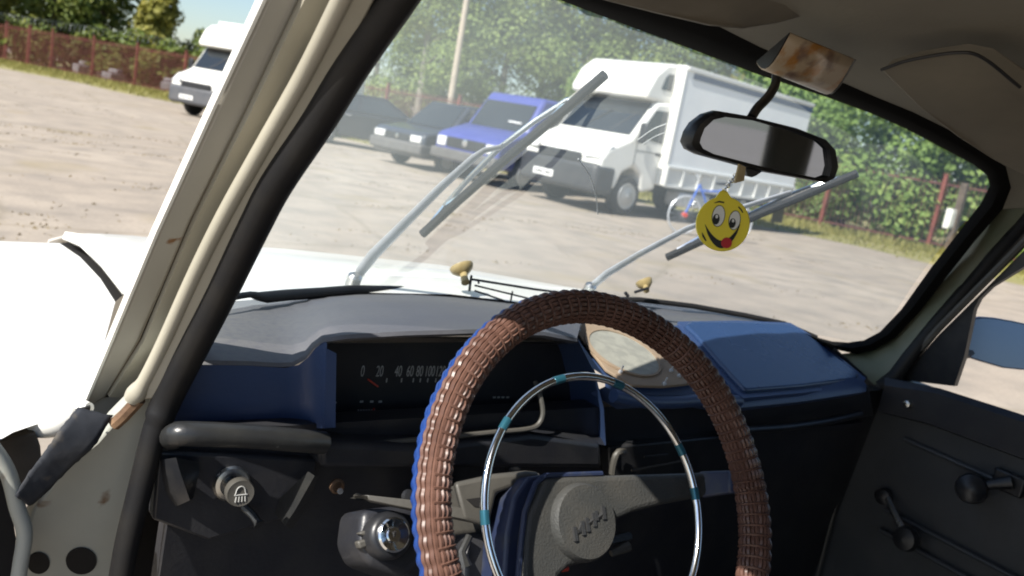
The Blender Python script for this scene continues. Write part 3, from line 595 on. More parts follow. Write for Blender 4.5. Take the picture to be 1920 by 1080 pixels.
part(MB().tube([hit(700,60,-.004), hit(716,42,-.005), hit(726,36,-.004), hit(748,10,-.006), hit(772,-20,-.004)], [.006,.011,.008,.012,.008], 8), 'seal_scrap', 'rubber', pil)
# lower jamb
jp = [(330,640),(262,742),(215,790),(180,830),(128,872),(62,955),(48,1000),(26,1110),(226,1110),(248,960),(270,870),(286,800)]
jpl = (at(262,742,Y=.812), V(0,-1,-.34).normalized())
part(MB().prism([at(x, y, pl=jpl) for x, y in jp], (0,.03,0)), 'door_jamb', 'jamb', bevel=.003)
for cx, cy, rx, ry in [(72,1055,21,20),(152,1051,29,25)]:
    part(MB().prism([at(cx+rx*math.cos(k*math.pi/12), cy+ry*math.sin(k*math.pi/12), pl=jpl)+V(0,-.0015,0) for k in range(24)], (0,.004,0)), 'jamb_hole', 'hole')
part(MB().prism(P3([(210,670,.905),(290,640,.905),(310,700,.905),(262,780,.905),(225,820,.905),(160,850,.905),(110,830,.905),(130,775,.905)]), (0,.02,0)), 'pillar_foot', 'white_shade', bevel=.003)
up_ = smooth_path(P3([(146,764,.82),(112,806,.80),(80,852,.797),(56,884,.795),(28,930,.79)]), 8); lw_ = smooth_path(P3([(212,778,.815),(176,836,.80),(130,878,.80),(90,920,.80),(56,948,.80)]), 8)
random.seed(3); rw = []
for j in range(7):
    u = j/6; bulge = .0015*math.sin(math.pi*u)
    rw.append([p.lerp(q, u)+V(random.uniform(-.0005,.0005), -bulge*(.8+.25*math.sin(i*.45+j*.6))+random.uniform(-.0005,.0005), random.uniform(-.0005,.0005)) for i, (p, q) in enumerate(zip(up_, lw_))])
part(MB().loft(rw), 'old_sealant', 'sealant', solid=.0015, angle=80)
part(MB().tube(smooth_path(P3([(60,800,.86),(110,790,.85),(148,768,.85),(168,764,.84)]), 5), [.010,.012,.013,.0135,.014,.0145,.0145,.014,.0135,.0125,.0105,.009,.008,.007,.006,.005], 12), 'fender_corner', 'white')
part(MB().prism(P3([(142,770,.835),(170,762,.835),(168,776,.835),(150,786,.835)]), (0,.004,0)), 'drain_hole', 'hole')
part(MB().prism(P3([(-60,830,.84),(-5,826,.84),(66,812,.84),(76,838,.84),(80,880,.84),(46,948,.84),(16,1000,.84),(-60,900,.84)]), (0,.02,0)), 'hinge_panel', 'dirtysteel', bevel=.002)
part(MB().tube(smooth_path(P3([(-40,805,.8),(12,880,.8),(32,950,.8),(46,1000,.8),(38,1060,.8),(28,1130,.8)]), 5), .0068, 10), 'fender_flange', 'jamb')
part(MB().prism(P3([(-60,860,.83),(-2,872,.83),(22,960,.83),(30,1010,.83),(20,1110,.83),(-60,1110,.83)]), (0,.02,0)), 'hinge_cavity', 'hole')
# ---- roof, headliner, header seal
hdr_out = [(715,-196),(820,-158),(970,-98),(1112,-14),(1215,9),(1325,38),(1425,88),(1560,146),(1648,184),(1712,210),(1785,246),(1850,288),(1886,312),(1896,352),(1880,392),(1828,452),(1790,500),(1726,582),(1680,632),(1640,656),(1605,664),(1570,656),(1535,640)]
c_ = [hit(x, y, -.022) for x, y in hdr_out]
hrow = [V(-.545,c_[0].y-.03,c_[0].z-.02)]+[p.copy() for p in c_[:15]]
lin = [hrow]
for dy, dz in ((-.05,.012),(-.12,.028),(-.3,.05),(-.6,.066),(-1.0,.066),(-1.5,.03),(-1.95,-.06)):
    row = []
    for k, p in enumerate(hrow):
        e = 1-abs(2*k/15-1)**4; row.append(V(p.x*(1.0 if k else 1), p.y*max(0, 1+dy*2)+dy+ (1-max(0, 1+dy*2))*.68, 1.29+(p.z-1.29)*.9+dz*(.35+.65*e)))
    lin.append(row)
part(MB().loft(lin), 'headliner', 'liner', angle=70)
rf = [[p+V(0,(.05 if p.x < .25 else max(.03, .05-.2*(p.x-.25))) if j == 0 else 0,.035) for p in r] for j, r in enumerate(lin)]  # front row pushed forward as an added lip that shades the dash
rf = [[V(-.575, r[0].y, 1.285), V(-.57, r[0].y, 1.31)]+r+[V(.60, r[-1].y, 1.31), V(.61, r[-1].y, 1.28)] for r in rf]
part(MB().loft(rf), 'roof', 'white', angle=70, solid=.004)
hdr_in = [(700,-146),(800,-106),(940,-51),(1060,4),(1180,49),(1300,93),(1420,139),(1550,182),(1640,215),(1700,242),(1770,279),(1825,308),(1850,328),(1856,348),(1840,380),(1780,458),(1747,500),(1690,580),(1650,622),(1620,638),(1590,642),(1560,640),(1530,632)]
a_ = [hit(x, y, -.004) for x, y in hdr_in]; m_ = [p.lerp(q, .5)+(CAM-p).normalized()*.014 for p, q in zip(a_, c_)]
k_ = [p+(p-CAM).normalized()*.012 for p in a_]
part(MB().loft([k_, a_, m_, c_, [p+(p-CAM).normalized()*.03 for p in c_]]), 'windscreen_seal', 'matteseal', angle=60)
bot = [(380,585),(415,562),(455,554),(470,552),(486,556),(500,557),(540,553),(600,549),(660,544),(760,545),(860,551),(960,562),(1040,566),(1130,562),(1200,562),(1300,574),(1400,592),(1470,607),(1530,634)]
bp2 = [hit(x, y, -.004) for x, y in bot]
part(MB().tube(bp2, [.0035,.0035,.004,.004,.006]+[.0078]*7+[.007,.006,.005,.005,.005,.005,.006], 10), 'lower_seal', 'rubber')
# sun visors
def pillow(poly, key, vec, name, m, par=car, bev=.008):
    return part(MB().prism(atv(poly, key), vec), name, m, par, bevel=bev, seg=3)
pillow([(960,-70,.66),(1112,4,.665),(1220,30,.66),(1324,54,.655),(1390,61,.65),(1453,50,.64),(1540,24,.62),(1566,8,.60),(1560,-30,.58),(1400,-90,.58),(1000,-140,.6)], 'Y', (0,-.012,.02), 'sun_visor', 'visor')
pillow([(1650,133,.575),(1719,200,.57),(1792,256,.56),(1862,300,.55),(1960,350,.52),(2040,300,.46),(1990,210,.44),(1911,168,.455),(1838,112,.48),(1792,103,.50),(1705,116,.545)], 'Y', (-.006,-.014,.012), 'sun_visor', 'visor')
part(MB().tube(smooth_path(atv([(1652,131,.565),(1705,113,.535),(1792,99,.49),(1842,108,.47),(1913,164,.445)], 'Y'), 6), .0017, 6), 'visor_edge_shadow', 'black')  # black tube paints the shadow along the visor's upper edge
# interior lamp: half round lens hanging from the header
lb = [at(1482,62,Y=.60), at(1600,110,Y=.60)]; lf = [at(1420,116,Y=.655), at(1538,164,Y=.655)]
rws = []
for k in range(9):
    u = k/8; dz = -.020*math.sin(math.pi*u)
    rws.append([lb[0].lerp(lf[0], u)+V(0,0,dz), lb[1].lerp(lf[1], u)+V(0,0,dz)])
lamp = part(MB().loft(rws), 'interior_lamp', 'lens', solid=.003)
part(MB().prism([r[0]+V(-.002,0,0) for r in rws], (.004,0,0)), 'lamp_end', 'black', lamp)
part(MB().prism([r[1]+V(.002,0,0) for r in rws], (.004,0,0)), 'lamp_end', 'black', lamp)
part(MB().box((lb[0]+lb[1]+lf[0]+lf[1])/4+V(0,0,.022), (.12,.08,.016)), 'lamp_base', 'black', lamp, bevel=.004) if False else None
# ---- rear-view mirror
fo = [(1285,267),(1291,248),(1302,231),(1323,215),(1347,208),(1400,217),(1493,240),(1547,261),(1564,281),(1570,312),(1562,334),(1545,343),(1427,322),(1312,291),(1292,281)]
fi = [(1309,267),(1311,258),(1318,240),(1335,224),(1357,219),(1420,227),(1493,248),(1535,264),(1552,280),(1556,312),(1551,330),(1538,335),(1447,317),(1335,288),(1315,278)]
mpl = (at(1430,275,Y=.60), V(-.36,-1,-.03).normalized())
A = [at(x, y, pl=mpl) for x, y in fo]; B = [at(x, y, pl=mpl) for x, y in fi]; nn = mpl[1]; bk_ = [p-nn*.013 for p in A]; cen = sum(A, V(0,0,0))/len(A)
bk2 = [cen.lerp(p, .8)-nn*.024 for p in A]
mir = part(MB().loft([[p-nn*.004 for p in B], [p+nn*.004 for p in B], [a.lerp(b, .3)+nn*.006 for a, b in zip(A, B)], A, bk_, bk2], True), 'rear_view_mirror', 'black', angle=50)
MB().add(bk2, [tuple(range(len(bk2)))]).build('back_cover', M['black'], mir); part(MB().add([p-nn*.003 for p in B], [tuple(range(len(B)))]), 'mirror_glass', 'mirror', mir)
part(MB().tube(smooth_path(atv([(1456,140,.645),(1453,160,.64),(1440,182,.63),(1420,203,.622),(1408,222,.612)], 'Y'), 5), .0052, 10), 'mirror_stem', 'black', mir)
part(MB().prism([at(x, y, pl=mpl) for x, y in [(1398,314),(1430,322),(1418,330),(1410,333),(1402,330)]], -nn*.015), 'dip_lever', 'black', mir, bevel=.001)
# ---- dashboard
bkp = [(330,600),(400,574),(440,562),(475,553),(500,560),(540,560),(575,556),(610,553),(660,550),(760,550),(850,556),(960,568),(1050,575),(1100,572)]
lip = [(300,700,.82),(365,675,.80),(420,676,.80),(470,677,.80),(520,680,.80),(548,679,.80),(572,666,.798),(588,646,.79),(604,634,.78),(650,627,.765),(760,621,.76),(900,617,.76),(1020,622,.765),(1082,634,.775)]
L0 = [at(x, y, Z=.918) for x, y in bkp]; L1 = atv(lip, 'Y')
md = [a.lerp(b, .5)+V(0,0,.010) for a, b in zip(L0, L1)]; m2 = [a.lerp(b, .82)+V(0,0,.007) for a, b in zip(L0, L1)]
fr = [p+V(0,-.002,-.004) for p in L1]; und = [p+V(0,.006,-.009) for p in L1]
dash = part(MB().loft([L0, md, m2, L1, fr, und]), 'dashboard', 'navytop', angle=55)
dp = lambda mb, n, m, par=dash, **k: part(mb, n, m, par, **k)
# left blue face and wall beside the instrument hood
fl = [(300,702,.80),(365,684,.798),(470,686,.798),(535,690,.798),(560,684,.797),(578,670,.793),(592,652,.786),(606,642,.778),(613,642,.772)]
lo = [(296,800,.828),(350,797,.826),(470,800,.826),(535,802,.826),(558,803,.822),(576,803,.815),(590,803,.805),(603,803,.79),(609,803,.78)]
A = atv(fl, 'Y'); B = atv(lo, 'Y'); dp(MB().loft([A, B, [p+V(0,.04,0) for p in B]]), 'left_face', 'navy', angle=60)
dp(MB().loft([[A[-1]+V(0,0,-.006), A[-1]+V(.012,.0,-.012), A[-1]+V(.02,.10,-.03)], [B[-1], B[-1]+V(.012,.0,0), B[-1]+V(.02,.1,0)]]), 'hood_side', 'navy', angle=60)
# instrument cluster, recessed under the hood
YC = .862
cl = dp(MB().prism(ats([(606,640),(1100,640),(1128,830),(600,836)], Y=YC), (0,.02,0)), 'instrument_cluster', 'dashblack')
dp(MB().loft([[A[-1]+V(.022,.09,-.02), at(1100,648,Y=YC)], [A[-1]+V(.012,.01,-.004), at(1084,640,Y=.775)]]), 'hood_ceiling', 'dashblack', cl)
dp(MB().loft([atv([(1086,636,.775),(1115,695,.775),(1132,765,.775),(1136,835,.775)], 'Y'), atv([(1084,640,.80),(1110,700,.80),(1124,770,.80),(1128,835,.80)], 'Y'), [at(x, y, Y=.775)+V(.015,.09,0) for x, y in [(1086,642),(1112,700),(1128,768),(1132,835)]]]), 'hood_side', 'navy', dash, angle=60)
def ctext(txt, x, y, size, m='dialwhite', name='dial_digits', Yp=None):
    vs, fs = text_poly(txt, size); p = at(x, y, Y=(Yp or YC)-.0012)
    return dp(MB().add([p+V(v.x*.5, -v.z, v.y) for v in vs], fs), name, m, cl, smooth=False)
for s, x in (('0',680),('20',712),('40',747),('60',769),('80',787),('100',806),('120',826),('140',846)): ctext(s, x, 697, .0195)
tk = MB()
for x in (725,753,775,788,802,817,835): tk.box(at(x, 713, Y=YC-.001), (.0012,.001,.005))
for x in (678,697,713): tk.box(at(x, 753, Y=YC-.001), (.004,.001,.0022))
for k in range(7): tk.box(at(672+k*5, 769, Y=YC-.001), (.0018,.001,.0018))
for k in range(6): tk.box(at(682+k*5, 790, Y=YC-.001), (.0022,.001,.0026))
for x, y in ((628,755),(620,793),(630,793),(927,745),(935,745),(943,745),(952,745),(930,772),(940,775)): tk.box(at(x, y, Y=YC-.001), (.004,.001,.002))
dp(tk, 'dial_marking', 'dialwhite', cl, smooth=False)
for p, q in (((690,711),(709,725)),((702,765),(693,783)),((936,762),(942,776))): dp(MB().tube([at(*p, Y=YC-.003), at(*q, Y=YC-.003)], .0011, 5), 'needle', 'needle', cl)
dp(MB().tube(smooth_path(atv([(640,838,.79),(760,826,.785),(850,818,.78),(930,810,.775),(985,805,.772),(1008,797,.772),(1018,775,.775),(1013,742,.785),(1004,716,.80)], 'Y'), 5), .0032, 8), 'cluster_trim', 'shroud', cl)
dp(MB().loft([atv([(600,812,.85),(800,806,.85),(1000,785,.85),(1125,790,.85)], 'Y'), atv([(604,835,.79),(800,826,.785),(990,808,.775),(1135,835,.78)], 'Y')]), 'cluster_sill', 'shroud' if False else 'dashblack', cl)
# padded roll and lower panels
dp(MB().tube(smooth_path(atv([(316,822,.80),(328,817,.772),(350,813,.760),(470,818,.756),(560,826,.758),(606,830,.765)], 'Y'), 5), [.005,.009,.0112,.0116,.0118]+[.0118]*21, 14), 'padded_roll', 'roll')
dp(MB().prism(atv([(596,828,.775),(800,836,.775),(1000,812,.775),(1128,830,.775),(1132,880,.775),(600,880,.775)], 'Y'), (0,.05,0)), 'under_pad', 'dashblack', bevel=.008, seg=3)
dp(MB().prism([V(-.59,.80,.86), V(.645,.80,.86), V(.645,.86,.35), V(-.59,.86,.35)], (0,.03,0)), 'lower_panel', 'dashblack')
# switch box with the light switch
sw = dp(MB().prism(atv([(296,846,.792),(596,862,.792),(590,900,.792),(562,965,.792),(390,1014,.792),(286,975,.792)], 'Y'), (0,.02,0)), 'switch_box', 'dashblack', bevel=.003)
dp(MB().loft([atv([(578,884,.752),(524,935,.79),(516,962,.79)], 'Y'), atv([(590,892,.746),(556,952,.756),(534,986,.765)], 'Y'), atv([(598,892,.75),(572,958,.765),(546,992,.775)], 'Y')]), 'box_wall', 'roll', sw, angle=60)
dp(MB().loft([atv([(300,862,.79),(304,890,.79),(312,925,.79),(330,950,.79)], 'Y'), atv([(330,858,.768),(338,886,.764),(348,915,.766),(356,938,.772)], 'Y'), atv([(372,866,.785),(374,884,.785),(368,908,.787),(362,934,.79)], 'Y')]), 'box_lobe', 'black', sw, angle=70)
kc = at(433,905,Y=.790); kax = V(-.05,-1,.1).normalized()
dp(MB().lathe([(.0175,0),(.0185,.003),(.0165,.006),(.0125,.007),(.0125,.003)], kc, kax, 28), 'knob_collar', 'chrome_dull', sw)
dp(MB().lathe([(.008,.002),(.008,.03)], kc, kax, 16), 'knob_shaft', 'black', sw)
kk = at(451,925,Y=.745); kc2 = kk
dp(MB().lathe([(.010,-.012),(.0132,-.009),(.0138,-.002),(.0128,.001),(.011,.0006)], kk, kax, 28), 'light_knob', 'shroud', sw)
ic = MB(); pe = kk+kax*.0014; e1k = V(1,0,0); e2k = kax.cross(e1k)*-1; e2k = e2k if e2k.z > 0 else -e2k
kp = lambda x, y: pe+e1k*x+e2k*y
ic.tube([kp(-.0055,-.0005)]+[kp(-.0045*math.cos(a*math.pi/8)-.0003, .0015+.006*math.sin(a*math.pi/8)) for a in range(9)]+[kp(.0052,-.0005)], .0006, 5)
ic.tube([kp(-.0062,-.001), kp(.0062,-.001)], .0006, 5)
for x in (-.0042,-.0014,.0014,.0042): ic.tube([kp(x,-.0025), kp(x*1.15,-.008)], .0006, 5)
dp(ic, 'lamp_symbol', 'dialwhite', sw)
dp(MB().tube(smooth_path(atv([(456,950,.785),(474,966,.775),(486,984,.765)], 'Y'), 4), [.004]*8+[.006], 8), 'release_lever', 'roll', sw)

tg = dp(MB().lathe([(.008,0),(.0085,.004),(.006,.006),(.005,.004)], at(630,910,Y=.79), (0,-1,.1), 18), 'toggle_switch', 'rust')
dp(MB().tube([at(632,912,Y=.788), at(638,921,Y=.765)], [.0022,.0034], 8), 'toggle_pin', 'chrome', tg) if False else part(MB().tube([at(632,912,Y=.788), at(638,921,Y=.765)], [.0022,.0034], 8), 'toggle_pin', 'chrome', dash)
# centre and right top of the dash
tr = [(1042,604,.92),(1182,613,.92),(1275,610,.92),(1400,607,.925),(1492,615,.92),(1560,655,.875),(1618,712,.80)]
b_r = [(1100,570),(1200,566),(1300,578),(1400,596),(1480,612),(1562,652),(1625,705)]
Bk = [at(x, y, Z=.918) for x, y in b_r]; Bk[-2] = at(1566,652,Z=.93); Bk[-1] = at(1628,708,Y=.82)
Md = atv(tr, 'Y')
Fr = atv([(1134,706,.775),(1184,737,.762),(1304,732,.762),(1390,748,.758),(1500,738,.758),(1612,722,.755),(1624,720,.76)], 'Y')
dp(MB().loft([[Bk[0]+V(-.02,0,0)]+Bk, [at(1060,590,Y=.9)]+Md]), 'right_top', 'navytop', angle=60)
dp(MB().loft([Md, Fr, [p+V(0,-.004,-.012) for p in Fr], [p+V(0,.02,-.03) for p in Fr]]), 'sloping_top', 'navy', angle=60)
dp(MB().loft([[L1[-1], Md[0]], [at(1110,690,Y=.775), Fr[0]]]), 'hood_cheek', 'navy')
pln = lambda a, b, c: (a, (b-a).cross(c-a).normalized())
sp = pln(at(1042,604,Y=.915), at(1182,616,Y=.915), at(1182,729,Y=.758))
so_ = [(1042,604),(1110,608),(1182,616),(1229,651),(1302,724),(1240,731),(1182,729),(1133,700),(1108,668),(1084,636)]
spv = [at(x, y, pl=sp) for x, y in so_]; sn = sp[1] if sp[1].z > 0 else -sp[1]
spk = dp(MB().prism([p+sn*.006 for p in spv], -sn*.004), 'speaker_plate', 'speaker', bevel=.001)
def ell(cx, cy, a, b, ang, n=36): return [(cx+a*math.cos(k*2*math.pi/n)*math.cos(ang)-b*math.sin(k*2*math.pi/n)*math.sin(ang), cy+a*math.cos(k*2*math.pi/n)*math.sin(ang)+b*math.sin(k*2*math.pi/n)*math.cos(ang)) for k in range(n)]
E1 = [at(x, y, pl=sp)+sn*.0064 for x, y in ell(1164,668,79,34,.47)]; E2 = [at(x, y, pl=sp)+sn*.0066 for x, y in ell(1166,670,72,30,.47)]
dp(MB().loft([E1, [p+sn*.0022 for p in E1], [p+sn*.002 for p in E2], [p-sn*.0005 for p in E2]], True), 'speaker_rim', 'speaker', spk)
dp(MB().prism(E2, sn*.0006), 'speaker_cloth', 'cone', spk)
for i, (x, y) in enumerate([(1064,622),(1081,627),(1174,627),(1159,706),(1254,703),(1269,713),(1241,728)]):
    p = at(x, y, pl=sp)+sn*.006; dp(MB().lathe([(.0028,0),(.0028,.003),(.0012,.0035),(.0012,.011)], p, sn, 8), 'screw', 'alu', spk)
dp(MB().tube(smooth_path(atv([(1150,742,.76),(1200,752,.756),(1260,754,.754),(1330,750,.754),(1385,752,.756)], 'Y'), 5), .009, 12), 'front_roll', 'navy')
gp = pln(at(1275,612,Y=.918), at(1490,618,Y=.918), at(1390,740,Y=.76)); gn = gp[1] if gp[1].z > 0 else -gp[1]
gl = [(1290,611),(1380,611),(1470,615),(1492,622),(1530,650),(1570,683),(1606,710),(1600,718),(1500,732),(1395,741),(1386,735),(1340,684),(1300,636),(1280,618)]
dp(MB().prism([at(x, y, pl=gp)+gn*.010 for x, y in gl], -gn*.01), 'glovebox_lid', 'lidblue', bevel=.004, seg=3)
dp(MB().prism([at(x, y, pl=gp)+gn*.0035 for x, y in [(1270,606),(1380,604),(1480,608),(1505,622),(1545,650),(1622,712),(1610,726),(1500,740),(1392,750),(1376,738),(1290,640)]], -gn*.006), 'lid_surround', 'navy')
dp(MB().prism(atv([(1384,752,.765),(1500,742,.762),(1630,722,.762),(1640,780,.79),(1400,815,.79)], 'Y'), (0,.03,0)), 'glovebox_front', 'dashblack', bevel=.004)
dp(MB().tube(smooth_path(atv([(1396,806,.77),(1480,800,.768),(1560,788,.768),(1612,776,.77)], 'Y'), 5), .0065, 10), 'shelf_edge', 'black')
dp(MB().prism([V(.0,.80,.80), V(.6,.80,.80), V(.6,1.0,.80), V(.0,1.0,.80)], (0,0,-.01)), 'parcel_shelf', 'dashblack')
# heater panel behind the wheel
dp(MB().prism(atv([(1142,838,.79),(1380,815,.79),(1380,885,.79),(1145,900,.79)], 'Y'), (0,.02,0)), 'heater_panel', 'black', bevel=.003)
dp(MB().tube(smooth_path(atv([(1172,846,.78),(1157,850,.778),(1150,872,.778),(1148,888,.778)], 'Y'), 4), [.004,.005,.005,.005]*2+[.005]*5, 8), 'heater_slider', 'shroud')
dp(MB().tube(atv([(1184,882,.78),(1290,862,.78)], 'Y'), .0015, 6), 'heater_slot', 'shroud')
dp(MB().tube(atv([(1208,856,.78),(1252,852,.78)], 'Y'), .0015, 6), 'heater_slot', 'roll')
dp(MB().lathe([(.009,0),(.009,.008),(.004,.009)], at(958,878,Y=.785), (0,-1,.1), 16), 'warning_lamp', 'black')
# ---- steering wheel
Wc = at(1155, 942, d=.7976); tl, ya = rad(30.5), rad(1.8)
ax = V(math.sin(ya)*math.cos(tl), math.cos(ya)*math.cos(tl), -math.sin(tl)); e1 = ax.cross(V(0,0,1)).normalized(); e2 = e1.cross(ax)
Wc = Wc-e1*.0045-e2*.001; R0 = .1905; RT_ = .0143
def wpt(a, r=R0, h=0): return Wc+e1*(r*math.cos(a))+e2*(r*math.sin(a))+ax*h
def wp2(x, y, h): return at(x, y, pl=(Wc+ax*h, ax))
sw_ = part(MB().tube([wpt(k*2*math.pi/120) for k in range(120)], RT_-.002, 14, closed=True), 'steering_wheel', 'browncore')
NC = 22; PER = 104; SEG = 6
phj = [random.uniform(-.5, .5) for i in range(NC)]
def cords(ids):
    b = MB(); n = PER*SEG
    for i in ids:
        ph = 2*math.pi*i/NC; path = []
        for k in range(n):
            a = 2*math.pi*k/n; w = math.cos(PER*a+phj[i]); r = RT_+.0008*w+.0004*math.sin(7*a+i)
            q = ph+.05*math.sin(3*a)
            path.append(wpt(a, R0+r*math.cos(q), -r*math.sin(q)))
        b.tube(path, .0022*random.uniform(.9,1.12), 5, closed=True)
    return b
ids_blue = [i for i in range(NC) if (i <= 0 or i >= NC-7)]     # outer and far side of the rim
part(cords([i for i in range(NC) if i not in ids_blue]), 'rim_cover', 'brown', sw_)
part(cords(ids_blue), 'cover_back', 'cordblue', sw_)
rb = MB()
for k in range(PER):
    a = 2*math.pi*(k+.5)/PER+random.uniform(-.004,.004); rb.tube([wpt(a, R0+(RT_+.0016)*math.cos(q), -(RT_+.0016)*math.sin(q)) for q in [math.pi*(.38+1.02*j/9) for j in range(10)]], .0014, 4)
part(rb, 'cross_weave', 'brown', sw_)
H = .075
def hubplate(pts, h, th, name, m, par=sw_, **k): return part(MB().prism([wp2(x, y, h) for x, y in pts], ax*th), name, m, par, **k)
top = [(1022,895),(1060,892),(1130,891),(1240,888),(1330,885),(1400,880)]
lowr = [(1398,922),(1350,926),(1316,932),(1246,945),(1190,960),(1150,978),(1143,1010),(1120,1050),(1070,1062),(1050,1080),(1040,1150),(1000,1190)]
lft = [(960,1190),(980,1090),(983,1020),(990,965),(1010,925)]
hub = hubplate(top+lowr+lft[0:0]+[(975,1190)]+lft[1:], H, .03, 'hub', 'hub', bevel=.006, seg=3)
hubplate([(990,893),(1022,889),(1130,886),(1130,900),(1040,905),(1012,940),(996,990),(992,1090),(985,1190),(930,1190),(945,1080),(950,1000),(965,930)], H+.012, .045, 'hub_collar', 'hubside', bevel=.008, seg=3)
part(MB().tube([wp2(x, y, H+.004) for x, y in [(1128,888),(1022,892),(1004,906),(984,960),(976,1030),(962,1190)]], .003, 8), 'hub_edge', 'hubside', sw_)
hc = wp2(1091, 979, H); hr = .0375
pad = part(MB().lathe([(hr*1.05,-.001),(hr*1.02,.006),(hr*.96,.0095),(hr*.6,.0105),(.001,.011)], hc, -ax, 48), 'horn_pad', 'hub', sw_, angle=50)
# spoke arms running on to the rim behind the horn ring
part(MB().loft([[wp2(x, y, h) for x, y, h in r] for r in [[(1310,884,H+.004),(1316,934,H+.004),(1316,934,H+.022),(1310,884,H+.022)],[(1370,882,H-.02),(1370,926,H-.02),(1370,926,H),(1370,882,H)],[(1420,872,.004),(1424,920,.004),(1424,920,.02),(1420,872,.02)]]], True, True), 'spoke', 'hubside', sw_, bevel=.003)
# raised emblem strokes on the pad
em = MB(); lg = wp2(1095, 980, H)-ax*.0108
def lt(strokes, ox, oy, s):
    for (x0, y0, x1, y1, w) in strokes:
        p = lg+(e1*((ox+x0*s)*.98)+e2*((oy+y0*s)+.42*(ox+x0*s))); q = lg+(e1*((ox+x1*s)*.98)+e2*((oy+y1*s)+.42*(ox+x1*s)))
        em.tube([p, q], w, 4)
s_ = .0135
lt([(0,0,0,1,.003),(0,.85,.4,.45,.0026),(.4,.45,.8,.85,.0026),(.8,0,.8,1,.003)], -.0225, -.0065, s_)
lt([(0,0,0,1,.003),(0,.5,.7,.5,.0026),(.7,0,.7,1,.003)], -.0055, -.0065, s_)
lt([(0,.3,0,1,.003),(0,.4,.75,.4,.0026),(.75,0,.75,1,.003)], .0075, -.0065, s_)
part(em, 'emblem', 'logo', pad)
# horn ring
def fit_ring():
    best = None
    for h in [x*.005 for x in range(0, 16)]:
        l = wp2(913, 905, h); r = wp2(1311, 985, h); t = wp2(1100, 704, h); c0 = Wc+ax*h
        rr = [(p-c0).length for p in (l, r, t)]; e = max(rr)-min(rr)
        if best is None or e < best[0]: best = (e, h, sum(rr)/3)
    return best
fe, hh, hR = fit_ring()
cx_ = (wp2(913,905,hh)+wp2(1311,985,hh))/2
TARGET = [(913,905),(922,850),(950,790),(1000,735),(1045,712),(1100,704),(1160,720),(1220,765),(1262,820),(1290,880),(1308,950),(1311,1000)]
tp3 = [wp2(x, y, hh) for x, y in TARGET]
# least-squares circle through the traced points in the ring plane
u_ = np.array([[(p-Wc).dot(e1), (p-Wc).dot(e2)] for p in tp3]); Am = np.c_[2*u_, np.ones(len(u_))]; sol = np.linalg.lstsq(Am, (u_**2).sum(1), rcond=None)[0]
ca, cb = sol[0], sol[1]; hR = math.sqrt(sol[2]+ca*ca+cb*cb)
def rpt(a): return Wc+ax*hh+e1*(ca+hR*math.cos(a))+e2*(cb+hR*math.sin(a))
ring = part(MB().tube([rpt(k*2*math.pi/96) for k in range(96)], .0040, 10, closed=True), 'horn_ring', 'chrome', sw_)
print('ring', hh, hR, ca, cb, fe)
for k, (x, y) in enumerate([(1047,711),(1158,721),(951,800),(916,970),(1272,845),(1306,925)]):
    p = wp2(x, y, hh)-(Wc+ax*hh)-e1*ca-e2*cb; a = math.atan2(p.dot(e2), p.dot(e1)); part(MB().tube([rpt(a+j*.016) for j in range(-3, 4)], .0043, 10), 'ring_reflection', 'teal', ring)  # teal bands on the chrome paint coloured reflections
# ---- steering column, stalks, ignition lock
col = part(MB().loft([[wp2(x, y, h) for x, y in [(880,905),(985,886),(1015,886),(1000,985),(985,1010),(905,1000)]] for h in (H+.05, H+.06)]+[[wp2(x, y, H+.06)+ax*.17 for x, y in [(880,905),(985,886),(1015,886),(1000,985),(985,1010),(905,1000)]]], True, True), 'steering_column', 'shroud', bevel=.006, seg=3)
part(MB().loft([[wp2(x, y, H+.03) for x, y in [(852,905),(925,890),(985,884),(1010,887),(1000,900),(930,925),(915,990),(870,975)]], [wp2(x, y, H+.055) for x, y in [(848,905),(925,888),(985,882),(1012,885),(1000,900),(930,925),(915,990),(866,975)]]], True, True), 'column_cowl', 'shroud', col, bevel=.006, seg=3)
part(MB().prism([wp2(x, y, H+.029) for x, y in [(875,936),(905,932),(908,952),(890,950)]], ax*.002), 'column_slot', 'hole', col)
part(MB().loft([[wp2(x, y, h) for x, y, h in r] for r in [[(661,929,.14),(668,924,.14),(672,930,.145),(664,933,.145)],[(690,928,.13),(692,938,.13),(694,942,.145),(690,934,.145)],[(780,938,.115),(780,956,.115),(780,960,.13),(780,942,.13)],[(902,958,.105),(900,980,.105),(902,984,.12),(904,962,.12)]]], True, True), 'indicator_stalk', 'shroud', col, bevel=.002)
part(MB().lathe([(.006,0),(.0075,.004),(.006,.008),(.001,.009)], wp2(762,932,.15), -ax, 14), 'stalk_button', 'black', col)
lk = wp2(737,1003,.13)
part(MB().prism([wp2(x, y, .15) for x, y in [(680,955),(770,945),(800,960),(800,1050),(760,1085),(690,1060),(672,1020)]], ax*.06), 'lock_housing', 'dashblack', col, bevel=.008, seg=3)
part(MB().prism([wp2(x, y, .145) for x, y in [(672,1000),(700,988),(720,990),(712,1010),(700,1022),(676,1030),(670,1015),(695,1008)]], ax*.01), 'lock_bracket', 'shroud', col, bevel=.002)
lo_ = part(MB().lathe([(.0225,-.03),(.0225,-.006),(.0195,-.002),(.0165,-.001)], lk, -ax, 32), 'lock_barrel', 'black', col)
part(MB().lathe([(.0165,-.004),(.0162,.0025),(.0145,.004),(.0075,.0012),(.0065,.003),(.001,.003)], lk, -ax, 32), 'lock_face', 'chrome', col)
part(MB().box(lk-ax*.0032, (.002,.002,.007)), 'key_slot', 'hole', col)
part(MB().prism([wp2(x, y, .13) for x, y in [(872,1000),(1000,985),(1000,1110),(872,1110)]], ax*.05), 'column_clamp', 'dashblack', col, bevel=.006)
